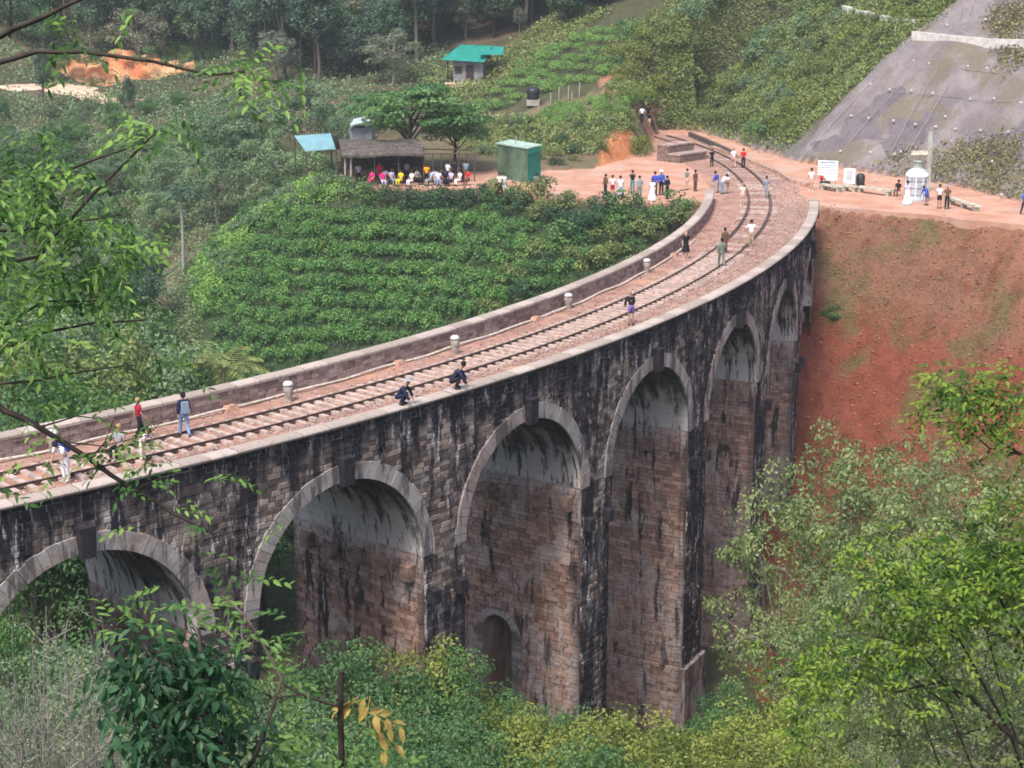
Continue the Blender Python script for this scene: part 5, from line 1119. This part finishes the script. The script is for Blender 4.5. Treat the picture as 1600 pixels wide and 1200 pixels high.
person('walk', 1127, 419, 10, 'greygreen', 'greygreen', 'person in a loose grey green outfit walking on the near rail', 1.02, jacket=True, sk=0, shoe='white')
person('stand', 1132, 398, 190, 'brown', 'brown', 'person in dark brown standing just behind the grey green outfit', .95, sk=0)
person('hips', 1173, 387, 180, 'white', 'khaki', 'person in a white shirt and dark khaki trousers with hands on hips on the track', 1.0)
person('stand', 1160, 322, 10, 'cream', 'blush', 'person in cream and pale shorts walking between the rails past the parapet end', .95, sk=2, fair=True, bottom='shorts', shoe='white')
person('stand', 1197, 310, 190, 'bluegrey', 'grey', 'person in a blue grey top and grey trousers standing at the outer rail', .95)
person('lean', 1121, 302, 60, 'royal', 'grey', 'person in a royal blue top in the huddle of three beside the far rail', 1.0, jacket=True)
person('bend', 1128, 304, -60, 'white', 'bluegrey', 'person in white bending in the middle of the huddle of three beside the far rail', 1.0)
person('stand', 1137, 303, 100, 'white', 'grey', 'person in white and grey on the right of the huddle of three', .9, hair='hat_lilac')
person('walk', 1146, 263, 10, 'white', 'blush', 'person in a white shirt and pale shorts on the track beside the one in red', 1.0, sk=2, bottom='shorts', fair=True)
person('stand', 1161, 264, 190, 'red', 'black', 'person in a bright red shirt and black trousers on the far track', 1.0)
person('stand', 1112, 261, 190, 'black', 'black', 'person in black standing left of the far rail near the brick platform', .9)
# plaza
person('stand', 1073, 297, 120, 'greygreen', 'blush', 'person in a grey green top and pale shorts near the end of the far parapet', .95, sk=2, bottom='shorts')
person('stand', 1086, 299, 220, 'brown', 'brown', 'dark clothed person touching the end of the far parapet', .95, sk=0)
person('stand', 1023, 306, 160, 'royal', 'black', 'left of the two people in blue on the plaza', 1.05, jacket=True)
person('stand', 1033, 305, 200, 'blue', 'black', 'right of the two people in blue on the plaza', 1.08, jacket=True, hair='hat_white')
person('stand', 1019, 314, 180, 'white', 'white', 'woman in a long white dress in front of the pair in blue', .95, bottom='long_skirt', hair='long_hair')
person('hips', 1042, 311, 230, 'navy', 'black', 'person in dark navy right of the pair in blue on the plaza', 1.0, jacket=True)
person('stand', 999, 311, 190, 'grey', 'greygreen', 'person in grey seen from behind on the plaza', 1.0, jacket=True)
person('photo', 988, 301, 170, 'black', 'teal', 'person in black raising a phone behind the one in grey', .98)
person('stand', 969, 311, 170, 'white', 'sky', 'person in white with pale blue trousers in the left plaza group', 1.0)
person('stand', 957, 308, 200, 'white', 'maroon', 'person in white with dark red shorts in the left plaza group', .95, bottom='shorts')
person('stand', 946, 306, 120, 'brown', 'black', 'person in dark clothes at the left edge of the plaza group', .95, sk=0, jacket=True)
person('reach', 787, 304, 180, 'white', 'white', 'woman in a white dress raising her arm before the green kiosk', .95, bottom='skirt', sk=2)
person('stand', 781, 305, 190, 'cream', 'black', 'person in a cream top and black trousers beside the woman with a raised arm', .98)
person('stand', 838, 304, 180, 'greygreen', 'brown', 'person in dark green standing right of the green kiosk', .95, sk=0)
for x, y, tp_, lw, lab, so in ((1003,196,'white','black','person in white over black on the left of the group on the hill footpath',.95),(1013,194,'black','black','person in black in the middle of the group on the hill footpath',1.0),(1014,203,'navy','blush','person in navy and pale shorts lowest on the hill footpath',.9)):
    h = hits([x], [y], 125, 300)[0]; person('walk', 0, 0, 170, tp_, lw, lab, so, loc=Vector(h)+Vector((0,0,.15)), bottom='shorts' if lw == 'blush' else 'trousers')
# café guests
guests = [(560,289,'stand','grey','black','dark clothed guest standing at the left end of the café',0),(582,290,'sit','pink','pink','guest in bright pink seated lowest left in the café',1),(593,287,'stand','red','red','guest in crimson standing behind the one in pink',1),(603,287,'sit','white','grey','guest in white beside the one in crimson',1),(612,289,'sit','lilac','bluegrey','guest in lilac seated between white and yellow',1),
          (627,290,'sit','yellow','yellow','guest in bright yellow seated in the café',1),(636,285,'stand','bluegrey','black','guest in blue grey standing behind the yellow one',0),(644,291,'sit','white','white','guest in all white seated in front of the dark counter',1),(667,290,'stand','orange','black','person in an orange top standing at the right of the counter',0),(679,288,'sit','lilac','lilac','guest in pale lilac seated right of the orange top',1),
          (690,287,'sit','navy','navy','guest in navy seated in the right part of the café',1),(700,286,'stand','white','navy','guest with a white top among navy ones under the small tree',1),(711,284,'stand','navy','black','tallest guest in navy at the back under the small tree',0),(722,284,'stand','black','navy','guest in black behind the right end of the tables',0),(719,290,'sit','white','white','guest in white seated next to the red one at the right end',1),(732,289,'sit','red','brown','guest in red seated at the far right of the café',1)]
guests += [(570,288,'sit','brown','black','guest in dark brown seated beside the pink one',0),(598,291,'sit','pink','lilac','second guest in pink, seated low at the front of the café',1),(619,286,'stand','black','black','waiter in black standing behind the lilac guest',0),(652,288,'sit','grey','black','guest in grey seated behind the all white one',1),(673,290,'sit','sky','grey','guest in sky blue seated right of the orange top',1),
          (685,290,'sit','white','jeans','guest in white and jeans between lilac and navy',1),(696,290,'sit','black','black','guest in black seated in front of the white and navy one',0),(705,290,'sit','lilac','navy','guest in lilac over navy near the right end of the tables',1),(728,284,'stand','bluegrey','brown','guest in blue grey standing at the far right under the small tree',0)]
for x, y, ps, tp_, lw, lab, sk_ in guests: person(ps, x, y, random.uniform(120, 240), tp_, lw, lab, 1.0, sk=sk_, z=.04)
# path on the right
person('stand', 1267, 298, 170, 'white', 'blush', 'person in a white shirt and pale shorts at the left end of the notice board', 1.0, sk=1, bottom='shorts', shoe='white')
person('sit', 1283, 293, 200, 'red', 'black', 'person in red seated on the left bench below the notice board', .9)
person('sit', 1291, 293, 190, 'white', 'black', 'person in white seated next to the one in red on the left bench', .95)
person('sit', 1403, 306, 140, 'black', 'brown', 'dark clothed person sitting at the edge right of the long bench', .95, sk=0)
person('stand', 1417, 320, 180, 'lilac', 'white', 'woman in a pale top and long white skirt before the domed tank', 1.0, bottom='long_skirt', hair='hair')
person('bend', 1448, 321, 120, 'blue', 'blue', 'person in blue bending in front of the domed tank', .95, jacket=True, bottom='shorts')
person('stand', 1467, 326, 190, 'white', 'black', 'person in a white shirt and black shorts right of the domed tank', 1.0, bottom='shorts')
person('stand', 1479, 327, 170, 'brown', 'black', 'person in dark maroon brown beside the white shirt by the domed tank', .98, hair='hat_grey')
person('walk', 1599, 336, 190, 'blue', 'navy', 'person in blue at the right edge of the photograph on the path', 1.0)

# ------------------------------------------------------------------ palms
def frond(b, base, dir_, L, g, droop=.9, wd=.10, n=16):
    d = Vector(dir_).normalized(); P = []
    for i in range(9):
        t = i/8; P.append(Vector(base)+d*L*t*(1-.18*t)+Vector((0,0,-droop*L*.5*t*t)))
    b.tube(P, [.03*(1-i/9.5) for i in range(9)], 4, .8, False)
    C, A, N = [], [], []
    for i in range(n):
        t = .12+.86*i/n; k = t*8; p = P[int(k)].lerp(P[min(8, int(k)+1)], k-int(k)); tg = (P[min(8, int(k)+1)]-P[int(k)]).normalized(); sd = tg.cross(Vector((0,0,1))).normalized()
        for sg_ in (-1, 1):
            a = (sd*sg_+tg*.6+Vector((0,0,-.35))).normalized(); l = L*.24*sin(pi*min(1, t*.9+.1))+.08; C.append(p+a*l*.5); A.append(a); N.append(Vector((0,0,1))+sd*sg_*.3)
    C = np.array(C); ll = np.array([.26*L*sin(pi*min(1, (.12+.86*(i//2)/n)*.85+.12))+.05 for i in range(len(C))])
    leaves(b, C, np.array(A), np.array(N), ll, wd, g.uniform(.1, .9, len(C)))
def palm(loc, h, L, nf, label, lm, bm_, seed, droop=.9, name='palm_tree'):
    g = np.random.default_rng(seed); r = empty(name, loc, 0, label, 'palm'); tb = MB(); tb.tube([(0,0,-1), (.1,.05,h*.5), (.12,0,h)], [.17,.13,.11], 8); tb.build('trunk', bm_, r, True)
    for i in range(nf):
        b = MB(); a = 2*pi*i/nf+g.uniform(-.2,.2); e = g.uniform(.1, 1.2); frond(b, (.12,0,h), (cos(a), sin(a), e), L*g.uniform(.8, 1.1), g, droop); b.build('frond', lm, r)
q = at(280, 300, 128); z0 = tz(q.x, 128); palm((q.x, 128, z0), q.z-z0, 2.3, 13, 'dark palm with a straight pale trunk left of the tea slope', L_forest, bark_p, 1)
q = at(345, 575, 84); z0 = tz(q.x, 84); palm((q.x, 84, z0), q.z-z0, 3.3, 13, 'yellowish palm with arching fronds rising behind the far parapet', L_palm, bark_g, 2, .8)
q = at(298, 560, 88); z0 = tz(q.x, 88); palm((q.x, 88, z0), q.z-z0, 3.0, 11, 'greener palm left of the yellowish palm behind the far parapet', L_olive, bark_g, 3, .9)

# ------------------------------------------------------------------ near trees that frame the view
def leaf_cloud(b, spec, ln, wd, g, sprig=5, droop=.5, tone=(.2,.8), depth=.35):
    """spec: list of (x, y, rx, ry, Y, n): sprays of near leaves about points in front of the viewer"""
    for x, y, rx, ry, Y_, n in spec:
        c = at(x, y, Y_); sx, sz = rx*Y_/F, ry*Y_/F
        for _ in range(n):
            q = g.normal(size=3)*.45; p = Vector((c.x+q[0]*sx, c.y+q[1]*depth*2, c.z+q[2]*sz)); d = Vector((g.normal(), g.normal()*.6, g.normal()*.5-droop*.4)).normalized(); up = Vector((g.normal()*.3, g.normal()*.3-.2, 1)).normalized(); sd = d.cross(up).normalized(); L = ln*(sprig*.42)
            C = []; A = []; N = []
            for k in range(sprig):
                t = (k+.5)/sprig; pp = p+d*L*t+Vector((0,0,-L*.3*t*t)); sg_ = 1 if k % 2 else -1; a = (sd*sg_*.9+d*.7+Vector((0,0,-droop*g.uniform(.2, 1)))).normalized(); C.append(pp+a*ln*.45); A.append(a); N.append(up+Vector(g.normal(size=3))*.25)
            b.tube([p, p+d*L*.5+Vector((0,0,-L*.07)), p+d*L+Vector((0,0,-L*.3))], [ln*.03, ln*.022, ln*.01], 3, .0, False)
            leaves(b, np.array(C), np.array(A), np.array(N), ln*g.uniform(.7, 1.15, len(C)), wd*g.uniform(.8, 1.15, len(C)), np.clip(g.uniform(*tone)+g.normal(size=len(C))*.12, 0, .96), 6)
def branch(pts, Y_, r0, r1, mat, parent, n=6, dy=0):
    P = [at(x, y, Y_+dy*i) for i, (x, y) in enumerate(pts)]; Q = []
    for i in range(len(P)-1): Q += [P[i].lerp(P[i+1], t)+Vector(rng.normal(size=3))*r0*.25 for t in (0, .5)]
    Q.append(P[-1]); b = MB(); b.tube(Q, list(np.linspace(r0, r1, len(Q))), n); return world_child(b.build('branch', mat, None, True), parent)
g = np.random.default_rng(101)
lt = empty('overhanging_tree', (-4.6, 11, tz(-4.6, 11)), 0, 'feathery leaved tree at the left whose branches hang across the view', 'tree')
b = MB(); b.tube([(-4.6, 11, tz(-4.6, 11)-.5), (-4.7, 11, 12), (-4.5, 11.2, 15.5), (-4.3, 11, 18), (-4.2, 11, 20)], [.22,.17,.14,.1,.06], 8); world_child(b.build('trunk', bark_d, None, True), lt)
for pts, r0, r1 in (([(-260,150),(-60,92),(20,45),(75,22),(135,-5)],.030,.012),([(-260,150),(-60,120),(0,96),(60,82),(130,82),(240,96),(330,117),(382,112)],.024,.008),([(-250,420),(-60,330),(30,300),(120,260),(200,232)],.022,.007),([(-250,520),(-40,420),(60,400),(150,300),(245,205)],.02,.006),
    ([(-200,560),(-30,605),(10,640),(60,668),(140,718),(210,765),(270,800),(335,835)],.030,.010),([(-200,520),(-20,560),(60,520),(150,505),(230,500)],.018,.005),([(-120,640),(0,600),(60,595),(130,580),(215,570)],.014,.004),([(-120,560),(20,500),(70,470),(160,470)],.016,.005),([(60,668),(120,650),(160,655)],.008,.003),([(140,718),(165,690),(180,650)],.008,.003),([(210,765),(255,745),(300,735)],.007,.003),([(-80,360),(20,360),(110,350),(190,335)],.016,.005),([(15,60),(17,-10)],.008,.006),([(78,20),(77,-10)],.006,.005),
    ([(90,690),(160,697),(230,680),(275,640)],.006,.002)):
    branch(pts, 11, r0, r1, bark_d, lt)
b = MB(); leaf_cloud(b, [(60,270,90,45,11,26),(20,330,70,60,10.6,34),(130,345,80,30,11,26),(180,400,60,35,11.2,22),(70,420,110,50,11,48),(30,500,80,50,10.8,30),(150,455,90,35,11.2,24),(210,385,30,18,11,6),(20,230,40,30,11,8),(110,300,70,25,10.9,14),
    (255,200,42,30,11,9),(235,225,30,18,11,5),(400,112,48,16,11,12),(425,125,24,16,11,6),(360,100,25,9,11,3),(118,66,18,9,11,3),(130,58,30,14,11.2,4),(200,15,10,14,11,2)], .085, .030, g, 8, .6, (.0,.95)); world_child(b.build('crown', L_nearm), lt)
b = MB(); leaf_cloud(b, [(150,600,130,30,11.4,9),(240,560,90,40,11.5,10),(60,590,80,25,11,10),(85,690,40,20,10.8,4),(150,715,60,30,10.9,9),(205,740,50,22,10.9,8),(250,770,50,24,10.8,5),(300,790,34,18,10.8,3),(200,690,40,20,11,5),(330,775,20,14,11,3),(430,845,16,14,11,1),(50,640,50,20,11,5),(110,630,60,14,11,5)], .075, .026, g, 7, .5, (.1,.9)); world_child(b.build('hanging_leaves', L_nearm), lt)
# dark glossy shrub at the bottom left
z0 = tz(-2.2, 9.5); ds = empty('glossy_shrub', (-2.2, 9.5, z0), 0, 'dark glossy leaved shrub filling the bottom left foreground', 'shrub')
branch([(330,1500),(330,1250),(320,1100),(310,980)], 9.5, .03, .012, bark, ds); branch([(330,1300),(400,1180),(440,1060),(380,960),(345,930)], 9.6, .018, .006, bark, ds); branch([(320,1150),(250,1050),(210,980)], 9.5, .014, .005, bark, ds); branch([(330,1250),(240,1180),(190,1080)], 9.4, .014, .005, bark, ds); branch([(300,1300),(270,1200),(250,1130)], 9.4, .012, .005, bark, ds)
b = MB(); leaf_cloud(b, [(270,1010,75,45,9.5,38),(225,1060,50,40,9.4,28),(300,1080,75,60,9.5,44),(260,1140,65,60,9.3,36),(330,1160,80,50,9.6,34),(200,1030,35,30,9.5,9),(350,1020,50,40,9.7,14),(215,1120,30,40,9.4,8),(260,1200,80,40,9.4,22),(370,1190,60,40,9.6,14)], .110, .040, g, 5, 1.0, (.0,.9), .25); world_child(b.build('leaves', L_near), ds)
b = MB(); leaf_cloud(b, [(225,950,36,18,9.5,7),(345,945,34,20,9.7,6),(400,925,35,22,9.8,3),(300,955,34,16,9.6,5),(425,985,35,30,9.8,5),(300,872,14,10,9.8,1),(455,1020,25,25,9.9,3),(180,950,25,20,9.5,4),(410,1060,50,40,9.8,8),(430,1130,50,40,9.9,8)], .080, .028, g, 7, .3, (.1,.9), .25); world_child(b.build('young_leaves', L_nearm), ds)
# sapling with a cut stem and a withered leaf
z0 = tz(-1.15, 11); sp_ = empty('cut_sapling', (-1.15, 11, z0), 0, 'dark cut off stem with a thin side branch and withered yellow leaves at the bottom', 'sapling')
branch([(545,1500),(536,1300),(533,1180),(533,1048)], 11, .03, .024, bark_d, sp_); branch([(533,1105),(500,1095),(470,1085),(430,1062),(398,1020),(345,985)], 11, .014, .005, bark_d, sp_); branch([(470,1085),(420,1092),(370,1092),(300,1090)], 11, .008, .004, bark_d, sp_)
b = MB(); leaf_cloud(b, [(570,1100,18,24,11,4),(580,1135,22,20,11,3)], .13, .05, g, 4, 1.6, (.0,.9), .1); world_child(b.build('withered_leaves', plain('withered_leaf', (.30,.22,.06), .3, 9)), sp_)
b = MB(); leaf_cloud(b, [(500,1180,60,30,11,12),(590,1190,50,30,11,12),(450,1170,40,30,11,8)], .10, .04, g, 6, .4, (.2,.9), .3); world_child(b.build('leaves', L_nearm), sp_)
# bright green tree at the right
rt = empty('bright_green_tree', (5.3, 14.5, tz(5.3, 14.5)), 0, 'bright lime green tree with dark tangled twigs at the right edge', 'tree')
b = MB(); b.tube([(5.3, 14.5, tz(5.3, 14.5)-.5), (5.2, 14.4, 10.5), (5.15, 14.3, 13.5), (5.2, 14.2, 16)], [.16,.12,.08,.04], 8); world_child(b.build('trunk', bark_d, None, True), rt)
for pts, r0, r1 in (([(1640,1300),(1580,1150),(1520,1090),(1470,1065),(1400,1080),(1370,1055)],.030,.006),([(1640,1200),(1560,1130),(1500,1150),(1420,1160)],.018,.004),([(1640,1100),(1600,1000),(1560,930),(1500,900)],.022,.005),([(1580,1150),(1500,1000),(1440,930),(1380,900)],.016,.004),([(1500,1090),(1430,1010),(1350,990),(1290,1000)],.012,.003),
    ([(1690,760),(1600,712),(1560,690),(1530,650),(1500,610)],.018,.005),([(1600,712),(1545,700),(1500,660),(1465,660)],.010,.003),([(1560,690),(1580,640),(1600,600)],.010,.003),([(1520,1200),(1480,1100),(1400,1040),(1320,1090)],.012,.003),([(1600,1200),(1560,1060),(1540,980),(1575,900)],.012,.003),([(1470,1200),(1440,1120),(1360,1060),(1300,1050)],.010,.003)):
    branch(pts, 14, r0, r1, bark_d, rt, 5)
tw = MB()
for _ in range(170):
    x, y = g.uniform(1330, 1640), g.uniform(960, 1210); p = at(x, y, g.uniform(13.7, 15)); d = Vector((g.normal(), g.normal()*.4, g.normal())).normalized(); tw.tube([p, p+d*.12+Vector(g.normal(size=3))*.02, p+d*.26+Vector(g.normal(size=3))*.05], [.005,.004,.002], 3, .5, False)
tag(world_child(tw.build('twigs', bark), rt), None, None, None, 'stuff')
b = MB(); leaf_cloud(b, [(1560,860,80,35,14,114),(1500,890,80,40,14,122),(1450,930,80,40,14,114),(1590,910,60,45,14,84),(1410,990,70,40,14,84),(1530,950,70,40,14,65),(1600,830,50,40,14,57),(1380,900,70,26,14.2,38),(1350,885,50,18,14.2,27),(1300,1010,40,24,14,27),(1330,1040,60,26,14,46),(1260,1060,50,24,14,34),(1240,1095,36,30,14,30),(1300,1075,60,26,14,38),(1380,1030,70,30,14,42),
    (1400,880,60,20,14,19),(1590,1000,50,60,14,30),(1480,1010,60,40,14,30),(1230,1130,20,22,14,11)], .075, .030, g, 6, .5, (.0,.96), .5); world_child(b.build('crown', L_lime), rt)
b = MB(); leaf_cloud(b, [(1420,1060,90,40,14.4,46),(1520,1080,90,50,14.5,57),(1600,1130,60,60,14.5,46),(1450,1150,90,40,14.5,46),(1350,1120,60,40,14.5,27),(1560,1190,80,30,14.4,38)], .08, .032, g, 6, .35, (.1,.8), .5); world_child(b.build('inner_leaves', L_olive), rt)
b = MB(); leaf_cloud(b, [(1500,615,50,25,14,49),(1560,610,60,28,14,53),(1470,590,24,16,14,15),(1590,640,40,40,14,34),(1530,660,60,25,14,34),(1465,655,30,16,14,15),(1600,600,30,20,14,19),(1560,770,50,16,14,15),(1590,690,30,20,14,11)], .075, .030, g, 6, .5, (.0,.85), .4); world_child(b.build('upper_spray', L_lime), rt)
# grey twiggy bush at the bottom left
for i, (x, yt, Y_) in enumerate(((40,985,22),(150,1010,23),(95,1060,19),(10,1080,18),(190,1100,20))):
    p = at(x, yt, Y_); z0 = tz(p.x, Y_); h = max(1.5, p.z-z0); r = empty('grey_twiggy_bush', (p.x, Y_, z0), 0, 'grey bare twigged bush with small dull leaves in the bottom left corner', 'bush', 'grey twiggy bushes in the bottom left corner')
    tb = MB(); cb = MB()
    for j in range(26):
        a = g.uniform(0, 2*pi); rr_ = g.uniform(.2, 1.2); e = Vector((cos(a)*rr_, sin(a)*rr_, h*g.uniform(.75, 1.02))); m_ = e*.5+Vector(g.normal(size=3))*.15; tb.tube([(0,0,-.2), m_, e], [.03,.016,.005], 4, .5, False)
        for _ in range(7): s0 = m_.lerp(e, g.uniform(.1, 1)); d = Vector((g.normal(), g.normal(), abs(g.normal())+.3)).normalized()*g.uniform(.2, .6); tb.tube([s0, s0+d*.5+Vector(g.normal(size=3))*.04, s0+d], [.009,.006,.003], 3, .5, False); clump(cb, s0+d, (.16,.16,.12), 16, .045, .022, g)
    tag(tb.build('twigs', bark_g, r), None, None, None, 'stuff'); cb.build('leaves', L_grey, r)

# ------------------------------------------------------------------ loose stones on the track bed, clods on the red bank
def pebbles(name, P, r, mat, label, seed):
    g = np.random.default_rng(seed); n = len(P); base = np.array([(1,0,0),(0,1,0),(-1,0,0),(0,-1,0),(0,0,.8),(0,0,-.8)]); V = P[:,None,:]+base[None]*(r*g.uniform(.5,1.4,(n,1,1)))*g.uniform(.6,1.2,(n,6,1))
    f = np.array([(0,1,4),(1,2,4),(2,3,4),(3,0,4),(1,0,5),(2,1,5),(3,2,5),(0,3,5)]); b = MB(); b.add(V.reshape(-1,3), (np.arange(n)[:,None,None]*6+f[None]).reshape(-1,3), np.repeat(g.random(n), 8)); return tag(b.build(name, mat), label, None, None, 'stuff')
g = np.random.default_rng(9); n = 15000; th = g.uniform(-56, 14, n); of = np.where(g.random(n) < .6, g.uniform(.8, 3.3, n), g.uniform(-3.2, 3.3, n)); th = np.where(g.random(n) < .25, th+0, th)
t_ = np.radians(th); P = np.stack([CX+(RR+of)*np.cos(t_), CY+(RR+of)*np.sin(t_), np.full(n, .085)+g.uniform(-.02,.02,n)], 1)
m = NT('ballast_stone', .9, .2); m.col(m.mix(m.attr('tone').outputs['Fac'], (.16,.115,.10), (.52,.42,.38))); pebbles('ballast_stones', P, .045, m.m, 'loose brown and pale ballast stones beside the rails', 4)
n = 5200; X = g.uniform(18, 46, n); Y = g.uniform(84, 120, n); Z = gz(X, Y); k = (Z < -.3) & (Z > -17) & ~inside(X, Y, PLAT); P = np.stack([X, Y, Z+.02], 1)[k]
m = NT('red_clod', .95, .1); m.col(m.mix(m.attr('tone').outputs['Fac'], (.13,.05,.035), (.36,.16,.10))); pebbles('earth_clods', P, .10, m.m, 'clods and small stones lying on the red embankment', 6)
g = np.random.default_rng(19); n = 130; X = g.uniform(18, 44, n); Y = g.uniform(86, 119, n); Z = gz(X, Y); k = (Z < -.5) & (Z > -16) & ~inside(X, Y, PLAT); P = np.stack([X, Y, Z+.04], 1)[k]
pebbles('embankment_rocks', P, .16, m.m, 'larger reddish rocks lying on the embankment', 8)
# ------------------------------------------------------------------ thin haze
b = MB(); b.box((70, 190, 30), (700, 500, 150)); hz = b.build('haze', None); tag(hz, 'thin pale haze in the valley air', None, None, 'stuff')
m = bpy.data.materials.new('haze'); m.use_nodes = True; m.node_tree.nodes.clear(); o_ = m.node_tree.nodes.new('ShaderNodeOutputMaterial'); v_ = m.node_tree.nodes.new('ShaderNodeVolumePrincipled')
v_.inputs['Color'].default_value = (.86,.93,1,1); v_.inputs['Density'].default_value = .00026; m.node_tree.links.new(v_.outputs[0], o_.inputs['Volume']); hz.data.materials.append(m)

# ------------------------------------------------------------------ labels that tell alike trees apart by their place in their row
ORD = ['first','second','third','fourth','fifth','sixth','seventh','eighth','ninth','tenth','eleventh','twelfth','thirteenth','fourteenth','fifteenth','sixteenth','seventeenth','eighteenth','nineteenth','twentieth']
SHORT = {'slender trees before the embankment':'slender olive tree before the red embankment','green small trees before the piers':'leafy green tree before the piers','yellowish small trees before the piers':'yellow green tree before the piers','pale trees below the left arches':'pale tangled tree below the left arches',
 'green trees behind the far parapet':'full green tree behind the far parapet','pale trees behind the far parapet':'pale tree behind the far parapet','olive trees behind the far parapet':'olive tinted tree behind the far parapet','bushy trees on the green hillside':'bushy tree on the hillside above the railway','grey twiggy bushes in the bottom left corner':'grey twiggy bush in the bottom left corner',
 'straight pale trunks at the forest edge':'straight pale trunk at the forest edge','café tables':'low timber café table','fence posts beside the black tank':'thin fence post beside the black tank','green trees below the left arches':'green tree below the left arches'}
for gname, base in SHORT.items():
    L = sorted([o for o in S.objects if o.get('group') == gname and o.parent is None], key=lambda o: pxy(o.location)[0])
    if len(L) > 20 or len(L) < 2: continue
    for i, o in enumerate(L): o['label'] = base+(', leftmost' if i == 0 else ', rightmost' if i == len(L)-1 else ', %s from the left' % ORD[i])
